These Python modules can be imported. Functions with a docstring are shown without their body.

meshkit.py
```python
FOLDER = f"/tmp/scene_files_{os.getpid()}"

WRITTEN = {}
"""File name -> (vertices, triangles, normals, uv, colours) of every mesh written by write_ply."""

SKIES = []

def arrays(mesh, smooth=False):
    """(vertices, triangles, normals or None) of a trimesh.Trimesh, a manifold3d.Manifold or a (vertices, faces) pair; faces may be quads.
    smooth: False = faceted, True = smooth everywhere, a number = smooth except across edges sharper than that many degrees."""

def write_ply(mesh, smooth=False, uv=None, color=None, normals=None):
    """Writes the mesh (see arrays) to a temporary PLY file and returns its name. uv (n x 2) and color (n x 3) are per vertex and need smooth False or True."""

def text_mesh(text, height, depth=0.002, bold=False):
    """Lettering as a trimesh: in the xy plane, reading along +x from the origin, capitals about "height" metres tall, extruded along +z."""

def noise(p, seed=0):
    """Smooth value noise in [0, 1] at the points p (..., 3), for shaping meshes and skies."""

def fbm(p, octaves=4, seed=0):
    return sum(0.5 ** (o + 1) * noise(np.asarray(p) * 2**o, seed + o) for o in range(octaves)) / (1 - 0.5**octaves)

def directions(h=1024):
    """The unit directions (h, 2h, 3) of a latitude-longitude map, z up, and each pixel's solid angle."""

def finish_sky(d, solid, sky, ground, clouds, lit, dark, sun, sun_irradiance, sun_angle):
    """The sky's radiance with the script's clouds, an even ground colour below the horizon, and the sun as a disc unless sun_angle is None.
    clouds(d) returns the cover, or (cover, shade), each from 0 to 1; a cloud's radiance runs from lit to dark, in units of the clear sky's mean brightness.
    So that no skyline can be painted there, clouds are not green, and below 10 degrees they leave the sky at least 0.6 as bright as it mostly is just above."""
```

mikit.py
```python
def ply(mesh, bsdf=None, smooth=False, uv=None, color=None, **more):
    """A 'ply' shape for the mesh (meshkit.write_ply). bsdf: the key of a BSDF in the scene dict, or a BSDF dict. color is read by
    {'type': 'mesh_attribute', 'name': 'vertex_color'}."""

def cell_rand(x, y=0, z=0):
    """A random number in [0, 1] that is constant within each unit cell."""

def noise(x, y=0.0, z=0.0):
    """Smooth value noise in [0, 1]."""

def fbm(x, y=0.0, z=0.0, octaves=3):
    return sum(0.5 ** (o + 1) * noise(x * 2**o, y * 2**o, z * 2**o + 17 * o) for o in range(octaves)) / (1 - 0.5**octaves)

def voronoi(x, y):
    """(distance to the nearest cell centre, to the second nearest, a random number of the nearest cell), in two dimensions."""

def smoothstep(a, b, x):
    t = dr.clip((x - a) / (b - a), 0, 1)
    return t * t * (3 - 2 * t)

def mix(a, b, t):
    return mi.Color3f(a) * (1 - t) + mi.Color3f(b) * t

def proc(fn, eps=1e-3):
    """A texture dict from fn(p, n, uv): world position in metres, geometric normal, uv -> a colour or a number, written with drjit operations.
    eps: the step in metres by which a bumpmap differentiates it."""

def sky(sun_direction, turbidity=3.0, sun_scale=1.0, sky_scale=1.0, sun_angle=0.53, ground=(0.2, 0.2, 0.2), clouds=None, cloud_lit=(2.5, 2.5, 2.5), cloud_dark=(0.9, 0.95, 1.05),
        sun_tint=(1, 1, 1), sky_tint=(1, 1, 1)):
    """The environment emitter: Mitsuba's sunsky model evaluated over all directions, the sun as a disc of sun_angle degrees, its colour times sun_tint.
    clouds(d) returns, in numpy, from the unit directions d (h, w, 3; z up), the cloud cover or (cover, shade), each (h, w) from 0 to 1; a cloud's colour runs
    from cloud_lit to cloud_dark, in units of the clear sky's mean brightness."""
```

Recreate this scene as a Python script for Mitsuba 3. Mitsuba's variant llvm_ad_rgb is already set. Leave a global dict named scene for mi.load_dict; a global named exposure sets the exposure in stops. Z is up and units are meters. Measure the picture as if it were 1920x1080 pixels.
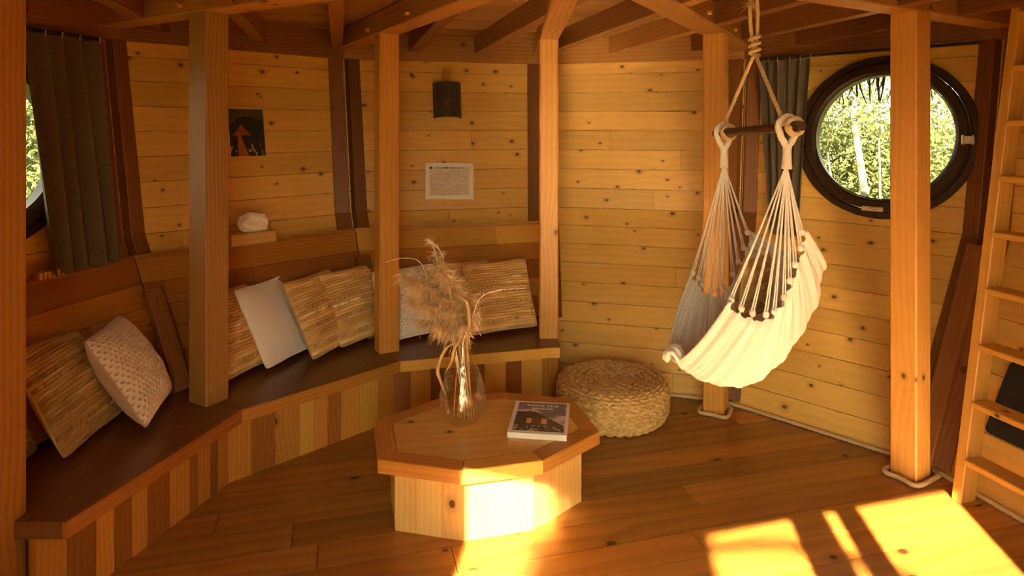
import math, random
import numpy as np, trimesh, drjit as dr, mitsuba as mi
import mikit, meshkit
from mikit import proc, ply, fbm, noise, voronoi, cell_rand, smoothstep, mix
from shapely.geometry import Polygon, Point, box as sbox, LineString
from shapely.ops import unary_union
import shapely.affinity as aff

T = mi.ScalarTransform4f
rng = np.random.default_rng(7)
random.seed(7)
scene, labels = {}, {}

# ------------------------------------------------------------------ camera, sky, exposure
scene['camera'] = {'type': 'perspective', 'fov': 2 * math.degrees(math.atan(960 / 1219.0)), 'fov_axis': 'x',
                   'principal_point_offset_y': 300.0 / 1080.0, 'near_clip': 0.05, 'far_clip': 200.0,
                   'to_world': T().look_at(origin=[0, 0, 1.6], target=[0, 1, 1.6], up=[0, 0, 1])}
SUN_EL, SUN_TAN = math.radians(32.0), 0.156
_h = np.array([-SUN_TAN, -1.0]); _h /= np.linalg.norm(_h)
SUN = np.array([_h[0] * math.cos(SUN_EL), _h[1] * math.cos(SUN_EL), math.sin(SUN_EL)])


def haze_clouds(d):
    n = meshkit.fbm(d * 2.2 + 3.1, 3, 5)
    return 0.55 + 0.4 * np.clip((n - 0.35) * 2.5, 0, 1), 0.25 * n


scene['sky'] = mikit.sky(SUN.tolist(), turbidity=4.0, sun_scale=1.0, sky_scale=1.0, clouds=haze_clouds,
                         cloud_lit=(1.58, 1.48, 1.0), cloud_dark=(1.1, 1.04, 0.74), sun_tint=(1.0, 0.97, 0.80), sky_tint=(1.0, 0.95, 0.62),
                         ground=(0.16, 0.17, 0.10))
exposure = 5.45

# ------------------------------------------------------------------ materials


def wood_fn(light, dark, knots=0.5, tone=0.25, ring=38.0, knot_scale=2.6, knot_dark=(0.10, 0.035, 0.01), stain=0.25, knot_size=0.05):
    L, D, K = [tuple(v * q for v, q in zip(c, (0.735, 0.735, 0.76))) for c in (light, dark, knot_dark)]

    def fn(p, n, uv):
        pid = dr.floor(uv.x / 20.0)
        a, c = uv.x - pid * 20.0, uv.y
        s = pid * 7.31
        # knots: cells along the piece
        d1, d2, which = voronoi(a * knot_scale + s, c * knot_scale * 1.3 + s * 1.7)
        has = dr.select(which < knots, 1.0, 0.0)
        bend = has * dr.exp(-dr.square(d1 / 0.35)) * 0.03
        w = c + bend + 0.022 * fbm(a * 1.3 + s, c * 6.0, 3.0 + s, 2) + 0.006 * noise(a * 9.0, c * 40.0, s)
        r = w * ring + 1.5 * noise(a * 0.7 + s, c * 3.0, s)
        f = r - dr.floor(r)
        band = smoothstep(0.05, 0.80, f) * (1 - smoothstep(0.82, 1.0, f)) * (0.35 + 0.9 * noise(a * 0.9 + s, c * 14.0, 2.0 + s))
        fine = noise(a * 6.0, c * 420.0, s)
        t = dr.clip(0.42 * band + 0.18 * fine + stain * (fbm(a * 1.1 + s, c * 5.0, s + 9.0, 3) - 0.5) * 2.0, 0, 1)
        col = mix(L, D, t)
        tonev = 1.0 + tone * (cell_rand(pid, 3.0, 1.0) - 0.5) * 2.0
        col = col * tonev
        warm = (cell_rand(pid, 5.0, 2.0) - 0.15) * tone * 0.5
        col = mi.Color3f(col.x, col.y * (1 - warm), col.z * (1 - 1.6 * warm))
        ks = knot_size * (0.5 + which * 1.2)
        core = has * (1 - smoothstep(ks * 0.55, ks, d1))
        halo = has * (1 - smoothstep(ks, ks * 2.6, d1)) * 0.35
        col = mix(col, mi.Color3f(*K) * 1.6 + 0.25 * col, dr.clip(halo, 0, 1))
        return mix(col, K, dr.clip(core * 0.9, 0, 1))
    return fn


def princ(col, rough=0.5, spec=0.5, **kw):
    bc = proc(col) if callable(col) else {'type': 'rgb', 'value': list(col)}
    return {'type': 'twosided', 'b': {'type': 'principled', 'base_color': bc, 'roughness': float(rough), 'specular': float(spec), **kw}}


def mat(name, d):
    scene['mat_' + name] = d
    return 'mat_' + name


PINE = mat('pine', princ(wood_fn((0.94, 0.575, 0.135), (0.80, 0.45, 0.09), 0.62, 0.11, 20, 4.6, (0.15, 0.05, 0.012), 0.25, 0.065), 0.42, 0.45))
FIR = mat('fir', princ(wood_fn((0.78, 0.385, 0.075), (0.54, 0.22, 0.037), 0.25, 0.12, 34, 2.0), 0.42, 0.45))
WEATHERED = mat('weathered', princ(wood_fn((0.54, 0.29, 0.085), (0.33, 0.145, 0.037), 0.25, 0.15, 50, 2.0), 0.5, 0.4))
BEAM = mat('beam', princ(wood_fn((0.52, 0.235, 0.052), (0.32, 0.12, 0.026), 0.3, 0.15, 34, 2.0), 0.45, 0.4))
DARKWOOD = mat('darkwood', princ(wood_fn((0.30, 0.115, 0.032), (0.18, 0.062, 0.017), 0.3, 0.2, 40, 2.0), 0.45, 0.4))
CEILW = mat('ceiling_wood', princ(wood_fn((0.44, 0.21, 0.06), (0.32, 0.14, 0.035), 0.4, 0.18, 30, 2.5), 0.5, 0.4))
FLOORW = mat('floor_wood', princ(wood_fn((0.55, 0.262, 0.058), (0.34, 0.132, 0.026), 0.6, 0.28, 13, 1.7, (0.06, 0.02, 0.008), 0.35, 0.042), 0.33, 0.5))
SEATW = mat('seat_wood', princ(wood_fn((0.23, 0.092, 0.032), (0.145, 0.052, 0.018), 0.2, 0.12, 24, 2.0), 0.3, 0.5))
LARCH_Y = mat('larch_yellow', princ(wood_fn((0.86, 0.48, 0.085), (0.68, 0.32, 0.05), 0.2, 0.16, 50, 2.2), 0.4, 0.45))
LARCH_O = mat('larch_orange', princ(wood_fn((0.70, 0.31, 0.055), (0.48, 0.175, 0.028), 0.35, 0.2, 45, 2.2), 0.4, 0.45))
LARCH_R = mat('larch_red', princ(wood_fn((0.46, 0.17, 0.035), (0.29, 0.09, 0.018), 0.3, 0.2, 40, 2.2), 0.4, 0.45))
TABLETOP = mat('table_wood', princ(wood_fn((0.84, 0.50, 0.12), (0.66, 0.33, 0.065), 0.35, 0.12, 18, 2.2, (0.12, 0.04, 0.01)), 0.3, 0.5))
TABLEPINE = mat('table_pine', princ(wood_fn((0.90, 0.58, 0.19), (0.70, 0.38, 0.09), 0.5, 0.12, 40, 2.2), 0.4, 0.45))
BACKING = mat('backing', princ((0.10, 0.045, 0.014), 0.8, 0.2))
FRAMEDARK = mat('window_dark', princ((0.035, 0.018, 0.010), 0.35, 0.5))
METAL = mat('metal', {'type': 'twosided', 'b': {'type': 'roughconductor', 'material': 'Al', 'alpha': 0.25, 'specular_reflectance': {'type': 'rgb', 'value': [0.75, 0.68, 0.55]}}})
BLACK = mat('black', princ((0.018, 0.018, 0.02), 0.55, 0.4))
PAPER = mat('paper', princ((0.88, 0.85, 0.78), 0.7, 0.2))
WHITE = mat('white', princ((0.80, 0.78, 0.74), 0.6, 0.3))
ROPE = mat('rope', princ(lambda p, n, uv: mix((0.62, 0.47, 0.27), (0.45, 0.31, 0.15), noise(p.x * 300, p.y * 300, p.z * 300)), 0.85, 0.15))
COTTON = mat('cotton', princ(lambda p, n, uv: mix((0.68, 0.64, 0.565), (0.62, 0.575, 0.50), noise(p.x * 220, p.y * 220, p.z * 220)), 0.9, 0.1, sheen=0.3))
GLASS = mat('pane_glass', {'type': 'thindielectric', 'int_ior': 1.5})


# ------------------------------------------------------------------ helpers
_used = {}


def key(name, parent=None):
    base = (parent + '__' if parent else '') + name
    k = base if base not in _used else f'{base}_{_used[base]:03d}'
    _used[base] = _used.get(base, 0) + 1
    return k


def lab(k, label=None, cat=None, group=None, kind=None):
    d = {}
    if label: d['label'] = label
    if cat: d['category'] = cat
    if group: d['group'] = group
    if kind: d['kind'] = kind
    labels[k] = d
    return k


def thing(name, label, cat, group=None):
    return lab(key(name), label, cat, group)


_pid = [0]


def wood_uv(mesh, axis):
    """Unmerged mesh and uv: u runs along the grain, v across it, with an offset of its own per piece."""
    axis = np.asarray(axis, float); axis = axis / np.linalg.norm(axis)
    v = mesh.vertices[mesh.faces].reshape(-1, 3)
    f = np.arange(len(v)).reshape(-1, 3)
    n = np.cross(v[1::3] - v[0::3], v[2::3] - v[0::3])
    n /= np.linalg.norm(n, axis=1, keepdims=True) + 1e-15
    w = np.cross(axis, n)
    lw = np.linalg.norm(w, axis=1)
    alt = np.cross(axis, [0.3, 0.5, 0.81]); alt /= np.linalg.norm(alt)
    end = lw < 0.25
    w[end] = alt
    w[~end] /= lw[~end][:, None]
    w[w @ np.array([0.37, 0.61, 0.70]) < 0] *= -1
    w3, e3 = np.repeat(w, 3, 0), np.repeat(end, 3)
    ctr = v.mean(0)
    q = v - ctr
    u = q @ axis
    alt2 = np.cross(axis, alt)
    u = np.where(e3, (q @ alt2) * 0.3, u)
    c = (q * w3).sum(1)
    pid = _pid[0] % 420
    _pid[0] += 1
    r = np.random.default_rng(pid + 11)
    half = max(1e-3, np.abs(u).max())
    off = r.uniform(0, max(0.01, 19.0 - 2 * half))
    u = pid * 20.0 + 0.5 + half + np.clip(u, -half, half) + off * 0.9
    return trimesh.Trimesh(v, f, process=False), np.stack([u, c + r.uniform(0, 5)], 1)


def wood(k, mesh, axis, m):
    mm, uv = wood_uv(mesh, axis)
    scene[k] = ply(mm, m, False, uv=uv)
    return k


def part(name, parent, mesh, m, smooth=False, axis=None, label=None, kind=None, **kw):
    k = key(name, parent)
    if axis is not None: wood(k, mesh, axis, m)
    else: scene[k] = ply(mesh, m, smooth, **kw)
    if label or kind: lab(k, label, kind=kind)
    return k


def frame_mesh(mesh, o, x, y, z):
    """Mesh from local axes to the world."""
    M = np.eye(4); M[:3, 0], M[:3, 1], M[:3, 2], M[:3, 3] = x, y, z, o
    m = mesh.copy(); v = m.vertices @ M[:3, :3].T + M[:3, 3]
    f = m.faces if np.linalg.det(M[:3, :3]) > 0 else m.faces[:, ::-1]
    return trimesh.Trimesh(v, f, process=False)


def ext(poly, t):
    return trimesh.creation.extrude_polygon(poly, t, engine='earcut')


def polys(g):
    return [p for p in getattr(g, 'geoms', [g]) if p.geom_type == 'Polygon' and p.area > 1e-5]


def cham(w, h, c=0.005):
    return Polygon([(-w / 2 + c, -h / 2), (w / 2 - c, -h / 2), (w / 2, -h / 2 + c), (w / 2, h / 2 - c), (w / 2 - c, h / 2), (-w / 2 + c, h / 2), (-w / 2, h / 2 - c), (-w / 2, -h / 2 + c)])


def bar(a, b, w, h, side, c=0.004):
    """A chamfered timber from a to b; w is measured along 'side', h across it."""
    a, b = np.asarray(a, float), np.asarray(b, float)
    z = b - a; L = np.linalg.norm(z); z /= L
    s = np.asarray(side, float); s = s - z * (s @ z); s /= np.linalg.norm(s)
    return frame_mesh(ext(cham(w, h, c), L), a, s, np.cross(z, s), z), z


def boxm(lo, hi):
    m = trimesh.creation.box(extents=np.subtract(hi, lo)); m.apply_translation((np.array(lo) + hi) / 2.0)
    return m


def rbox(w, d, h, r=0.004):
    """Rounded (chamfered) box centred in x and y, from z=0 to h."""
    import manifold3d as m3
    pts = []
    for z, i in ((0, r), (r, 0), (h - r, 0), (h, r)):
        for x, y in cham(w - 2 * i, d - 2 * i, r).exterior.coords[:-1]: pts.append((x, y, z))
    return trimesh.convex.convex_hull(np.array(pts))


def tube(pts, r, sides=8, caps=True):
    p = np.asarray(pts, float); n = len(p)
    r = np.broadcast_to(np.asarray(r, float), (n,))
    t = np.gradient(p, axis=0); t /= np.linalg.norm(t, axis=1, keepdims=True) + 1e-12
    a = np.zeros_like(p)
    ref = np.array([0, 0, 1.0]) if abs(t[0, 2]) < 0.8 else np.array([1.0, 0, 0])
    cur = np.cross(t[0], ref); cur /= np.linalg.norm(cur)
    for i in range(n):
        cur = cur - t[i] * (cur @ t[i]); cur /= np.linalg.norm(cur) + 1e-12
        a[i] = cur
    b = np.cross(t, a)
    ang = np.arange(sides) * 2 * np.pi / sides
    v = (p[:, None] + r[:, None, None] * (np.cos(ang)[None, :, None] * a[:, None] + np.sin(ang)[None, :, None] * b[:, None])).reshape(-1, 3)
    i, j = np.meshgrid(np.arange(n - 1), np.arange(sides), indexing='ij')
    A, B = i * sides + j, i * sides + (j + 1) % sides
    q = np.stack([A, B, B + sides, A + sides], -1).reshape(-1, 4)
    f = np.vstack([q[:, [0, 1, 2]], q[:, [0, 2, 3]]])
    if caps:
        k = np.arange(1, sides - 1)
        f = np.vstack([f, np.stack([0 * k, k + 1, k], 1), np.stack([0 * k, k, k + 1], 1) + (n - 1) * sides])
    return trimesh.Trimesh(v, f, process=False)


def twisted(pts, r, step=0.008, pitch=0.05, strands=3, sides=12):
    """A laid rope of three strands along a polyline."""
    p = np.asarray(pts, float)
    d = np.r_[0, np.cumsum(np.linalg.norm(np.diff(p, axis=0), axis=1))]
    s = np.linspace(0, d[-1], max(4, int(d[-1] / step)))
    q = np.stack([np.interp(s, d, p[:, k]) for k in range(3)], 1)
    base = tube(q, 1.0, sides, False)
    v = base.vertices.reshape(len(s), sides, 3) - q[:, None]
    ang = np.arange(sides) * 2 * np.pi / sides
    rr = r * (0.80 + 0.20 * np.abs(np.cos(strands / 2 * (ang[None] + 2 * np.pi * s[:, None] / (pitch * 3) * 1.0))))
    return trimesh.Trimesh((q[:, None] + v * rr[..., None]).reshape(-1, 3), base.faces, process=False)


def bez(*P, n=24):
    P = np.array(P, float); t = np.linspace(0, 1, n)[:, None]
    while True:
        if len(P) == 3: return (1 - t) ** 2 * P[0] + 2 * t * (1 - t) * P[1] + t ** 2 * P[2]
        if len(P) == 4: return (1 - t) ** 3 * P[0] + 3 * t * (1 - t) ** 2 * P[1] + 3 * t ** 2 * (1 - t) * P[2] + t ** 3 * P[3]
        return np.stack([np.interp(t[:, 0] * (len(P) - 1), np.arange(len(P)), P[:, k]) for k in range(3)], 1)


def catmull(P, n=10):
    P = np.asarray(P, float); Q = np.vstack([2 * P[0] - P[1], P, 2 * P[-1] - P[-2]])
    out = []
    for i in range(1, len(Q) - 2):
        t = np.linspace(0, 1, n, endpoint=False)[:, None]
        a, b, c, d = Q[i - 1], Q[i], Q[i + 1], Q[i + 2]
        out.append(0.5 * (2 * b + (c - a) * t + (2 * a - 5 * b + 4 * c - d) * t ** 2 + (3 * b - a - 3 * c + d) * t ** 3))
    return np.vstack(out + [P[-1:]])


def lathe(profile, n=48):
    pr = np.asarray(profile, float); m = len(pr)
    ang = np.arange(n) * 2 * np.pi / n
    v = np.stack([pr[:, 0][:, None] * np.cos(ang), pr[:, 0][:, None] * np.sin(ang), np.repeat(pr[:, 1][:, None], n, 1)], -1).reshape(-1, 3)
    i, j = np.meshgrid(np.arange(m - 1), np.arange(n), indexing='ij')
    A, B = i * n + j, i * n + (j + 1) % n
    q = np.stack([A, B, B + n, A + n], -1).reshape(-1, 4)
    return trimesh.Trimesh(v, np.vstack([q[:, [0, 1, 2]], q[:, [0, 2, 3]]]), process=False)


def grid_mesh(P, closed_u=False):
    nu, nv = P.shape[:2]
    i, j = np.meshgrid(np.arange(nu if closed_u else nu - 1), np.arange(nv - 1), indexing='ij')
    A, B = i * nv + j, ((i + 1) % nu) * nv + j
    q = np.stack([A, B, B + 1, A + 1], -1).reshape(-1, 4)
    return trimesh.Trimesh(P.reshape(-1, 3), np.vstack([q[:, [0, 1, 2]], q[:, [0, 2, 3]]]), process=False)


cat = trimesh.util.concatenate

# ------------------------------------------------------------------ plan of the house: a twelve-sided room
CX, CY = 0.22, 2.06
A15 = math.cos(math.radians(15))


def pol(rho, deg, z=0.0):
    a = math.radians(deg)
    return np.array([CX + rho * math.cos(a), CY + rho * math.sin(a), z])


def rad(deg): return np.array([math.cos(math.radians(deg)), math.sin(math.radians(deg)), 0.0])
def tan(deg): return np.array([-math.sin(math.radians(deg)), math.cos(math.radians(deg)), 0.0])


PROFILE = [(0.0, 2.01), (1.04, 2.58), (2.09, 2.76), (2.26, 2.79)]


def rho_wall(z):
    return float(np.interp(z, [p[0] for p in PROFILE], [p[1] for p in PROFILE]))


UP = np.array([0, 0, 1.0])
GRAIN = np.array([math.cos(math.radians(15)), math.sin(math.radians(15)), 0.0])
CROSS = np.array([-GRAIN[1], GRAIN[0], 0.0])


def to_ring(poly_rho, sectors=range(0, 360, 30)):
    return Polygon([pol(poly_rho, a)[:2] for a in sectors])


# ---- floor
floor_poly = unary_union([to_ring(2.0), Polygon([pol(2.6, a)[:2] for a in (240, 270, 300)] + [pol(0.5, 270)[:2]])])
scene['floor'] = ply(frame_mesh(ext(floor_poly.buffer(0.05, join_style=2), 0.08), [0, 0, -0.105], [1, 0, 0], [0, 1, 0], [0, 0, 1]), BACKING)
lab('floor', 'varnished floor of warm brown knotty timber planks', kind='structure')


def plank_field(poly, width, lo, hi, gap, z, thick, parent, m, name, seed, down=False):
    r = np.random.default_rng(seed)
    ang = 15
    P = aff.rotate(poly, -ang, origin=(CX, CY))
    x0, y0, x1, y1 = P.bounds
    y = y0
    while y < y1:
        w = width
        x = x0 - r.uniform(0, hi)
        while x < x1:
            L = r.uniform(lo, hi)
            pc = P.intersection(sbox(x + gap / 2, y + gap / 2, x + L - gap / 2, y + w - gap / 2))
            for g in polys(pc):
                if g.area < 0.0003: continue
                g = aff.rotate(g, ang, origin=(CX, CY))
                me = frame_mesh(ext(g, thick), [0, 0, z + r.uniform(-0.0006, 0.0006)], [1, 0, 0], [0, 1, 0], [0, 0, 1])
                part(name, parent, me, m, axis=GRAIN)
            x += L
        y += w


plank_field(floor_poly, 0.152, 1.3, 2.6, 0.0025, -0.025, 0.025, 'floor', FLOORW, 'plank', 3)

# ---- walls
WALL_NAME = {165: 'wall_left', 135: 'wall_back_left', 105: 'wall_back', 75: 'wall_back_right', 45: 'wall_right', 15: 'wall_far_right',
             345: 'wall_near_right', 195: 'wall_near_left', 315: 'wall_front_right', 225: 'wall_front_left'}
WALL_LABEL = {165: 'knotty pine plank wall behind the left grey curtain', 135: 'knotty pine plank wall with the small picture above the bench', 105: 'knotty pine plank wall with the lamp and white sheet',
              75: 'bare knotty pine plank wall behind the round pouf', 45: 'knotty pine plank wall with the round window behind the hammock', 15: 'knotty pine plank wall behind the ladder',
              345: 'pine plank wall right of the ladder', 195: 'pine plank wall beside the bench end', 315: 'pine plank wall right of the entrance', 225: 'pine plank wall left of the entrance'}
WIN = {45: (0.151, 1.55), 165: (0.0, 1.55)}     # tangential offset of the window centre (world tangent seen to the right), height
WIN_R = 0.477


def face_frame(a, z0, z1):
    """Local frame of the flat wall face of a sector between two heights: origin, tangent, slope, outward normal, half widths, slope length."""
    r0, r1 = rho_wall(z0), rho_wall(z1)
    o = np.array([CX, CY, z0]) + rad(a) * r0 * A15
    e = np.array([CX, CY, z1]) + rad(a) * r1 * A15
    s = e - o; L = np.linalg.norm(s); s = s / L
    t = tan(a)
    n = np.cross(t, s)
    if n @ rad(a) < 0: n = -n
    h = math.sin(math.radians(15))
    return o, t, s, n, r0 * h, r1 * h, L


def win_centre(a):
    off, z = WIN[a]
    t = tan(a) * (-1 if a == 45 else 1)
    c = np.array([CX, CY, z]) + rad(a) * rho_wall(z) * A15 + t * off
    return c


def window_hole(a, o, t, s, n):
    c = win_centre(a)
    return Point((c - o) @ t, (c - o) @ s).buffer(WIN_R - 0.02, 48)


for a in WALL_NAME:
    r = np.random.default_rng(a)
    W = WALL_NAME[a]
    back = []
    for z0, z1 in ((0.0, 1.04), (1.04, 2.26)):
        o, t, s, n, h0, h1, L = face_frame(a, z0, z1)
        quad = Polygon([(-h0 - 0.02, -0.01), (h0 + 0.02, -0.01), (h1 + 0.02, L + 0.01), (-h1 - 0.02, L + 0.01)])
        if a in WIN and z0 > 1: quad = quad.difference(window_hole(a, o, t, s, n).buffer(-0.01))
        for g in polys(quad): back.append(frame_mesh(ext(g, 0.06), o + n * 0.022, t, s, n))
        y = 0.0
        dyr = L / round(L / 0.1305)
        while y < L - 0.01:
            y1 = min(L, y + dyr)
            zz = z0 + (y1 / L) * (z1 - z0)
            if a in (105, 135, 165) and zz < 0.9: y = y1; continue
            half = lambda q: h0 + (h1 - h0) * q / L - 0.002
            cuts = [-9.0, 9.0]
            if r.random() < 0.4: cuts = [-9.0, r.uniform(-0.35, 0.35), 9.0]
            for c0, c1 in zip(cuts[:-1], cuts[1:]):
                P = Polygon([(-half(y), y + 0.0013), (half(y), y + 0.0013), (half(y1), y1 - 0.0013), (-half(y1), y1 - 0.0013)]).intersection(sbox(c0 + 0.0008, -1, c1 - 0.0008, 9))
                if a in WIN and z0 > 1: P = P.difference(window_hole(a, o, t, s, n))
                for g in polys(P):
                    part('plank', W, frame_mesh(ext(g, 0.022), o + n * r.uniform(0, 0.0008), t, s, n), PINE, axis=t)
            y = y1
    scene[W] = ply(cat(back), BACKING)
    lab(W, WALL_LABEL[a], kind='structure')

# ---- entrance side behind the camera: a doorway and a window, both open to the light
RE = 2.45
WTOP = 2.26


def entry_panel(a, rects, name, label):
    o = np.array([CX, CY, 0]) + rad(a) * RE
    t = tan(a)
    h = RE * math.tan(math.radians(15)) + 0.01
    P = sbox(-h, 0, h, WTOP)
    for q in rects: P = P.difference(sbox(*q))
    scene[name] = ply(cat([frame_mesh(ext(g, 0.08), o, t, UP, rad(a)) for g in polys(P)]), PINE_PLAIN)
    lab(name, label, kind='structure')


PINE_PLAIN = mat('pine_plain', princ((0.62, 0.36, 0.11), 0.5, 0.4))
entry_panel(255, [(-0.2, 0.0, 0.60, 2.16)], 'wall_entrance', 'pine wall with the open doorway')
entry_panel(285, [(-0.62, 0.10, -0.20, 1.96), (-0.063, 0.10, 0.02, 1.96), (0.10, 0.10, 0.61, 1.96)], 'wall_entrance_right', 'pine wall with the tall entrance windows')
# radial cheeks that close the joints between the upright entrance walls and the leaning walls
cheek = Polygon([(1.98, 0), (2.0, 0), (2.62, 0), (2.85, 2.1), (2.85, WTOP), (2.5, WTOP), (2.5, 1.0)])
for i, a in enumerate((240, 300)):
    k = 'wall_cheek_' + ('left', 'right')[i]
    scene[k] = ply(frame_mesh(ext(cheek, 0.05), [CX, CY, 0] - tan(a) * 0.025, rad(a), UP, tan(a)), PINE_PLAIN)
    lab(k, 'narrow pine cheek wall beside the entrance', kind='structure')

# ---- top plates (trim), posts, beams, joists, ceiling
for i, a in enumerate(WALL_NAME):
    rp = rho_wall(2.1) - 0.05
    hw = rp * math.sin(math.radians(15))
    o = np.array([CX, CY, 2.07]) + rad(a) * rp * A15
    P = Polygon([(-hw, 0), (hw, 0), (hw + 0.02, 0.05), (-hw - 0.02, 0.05)])
    k = f'trim_{i + 1}'
    wood(k, frame_mesh(ext(P, 0.18), o, tan(a), rad(a), UP), tan(a), DARKWOOD if a not in (105, 75) else BEAM)
    lab(k, 'timber wall plate along the top of the ' + WALL_NAME[a].replace('_', ' '), kind='structure')

ring_out = to_ring(2.80)
scene['ceiling'] = ply(frame_mesh(ext(to_ring(2.95), 0.10), [0, 0, 2.275], [1, 0, 0], [0, 1, 0], [0, 0, 1]), BACKING)
lab('ceiling', 'boarded timber ceiling above the beams', kind='structure')
plank_field(ring_out, 0.125, 2.0, 3.6, 0.003, 2.252, 0.022, 'ceiling', CEILW, 'board', 9)

BEAM_Z0, BEAM_Z1 = 2.125, 2.25
beam_polys = {}
BEAM_LAB = {30: 'long timber beam over the post right of the round window', 60: 'broad timber beam over the post behind the hammock', 90: 'broad timber beam running overhead from the middle back post',
            120: 'timber beam resting on the post beside the wall lamp', 150: 'long timber beam over the post beside the small picture', 180: 'dark beam over the leftmost post',
            0: 'beam out over the ladder', 210: 'beam left of the camera', 330: 'beam right of the camera', 240: 'beam behind the entrance on the left', 270: 'beam over the entrance', 300: 'beam behind the entrance on the right'}
for a in range(0, 360, 30):
    w = {90: 0.115, 60: 0.155}.get(a, 0.125)
    p0, p1 = pol(0.2, a), pol(2.70, a)
    beam_polys[a] = LineString([p0[:2], p1[:2]]).buffer(w / 2 + 0.002, cap_style=2)
    k = thing('ceiling_beam', BEAM_LAB[a], 'beam')
    zz = np.array([0, 0, (BEAM_Z0 + BEAM_Z1) / 2])
    me, ax = bar(p0 + zz, p1 + zz, w, BEAM_Z1 - BEAM_Z0, tan(a), 0.006)
    # lower outer end that sits on the wall plate
    part('timber', k, me, BEAM, axis=ax)
    if a in (60, 120, 150, 30):
        sgn = {60: -1, 120: 1, 150: 1, 30: 1}[a]
        for rho in (1.98, 1.35):
            c = pol(rho, a, 2.165) + tan(a) * sgn * (w / 2)
            part('peg', k, tube([c - tan(a) * sgn * 0.004, c + tan(a) * sgn * 0.02], 0.011, 12), LARCH_Y, 40, label='pale round wooden peg')
hub = trimesh.creation.cylinder(radius=0.22, height=0.125, sections=12); hub.apply_translation([CX, CY, 2.1875])
k = thing('beam_hub', 'round timber hub block where the ceiling beams meet', 'hub')
scene[k] = ply(hub, BEAM)

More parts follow.
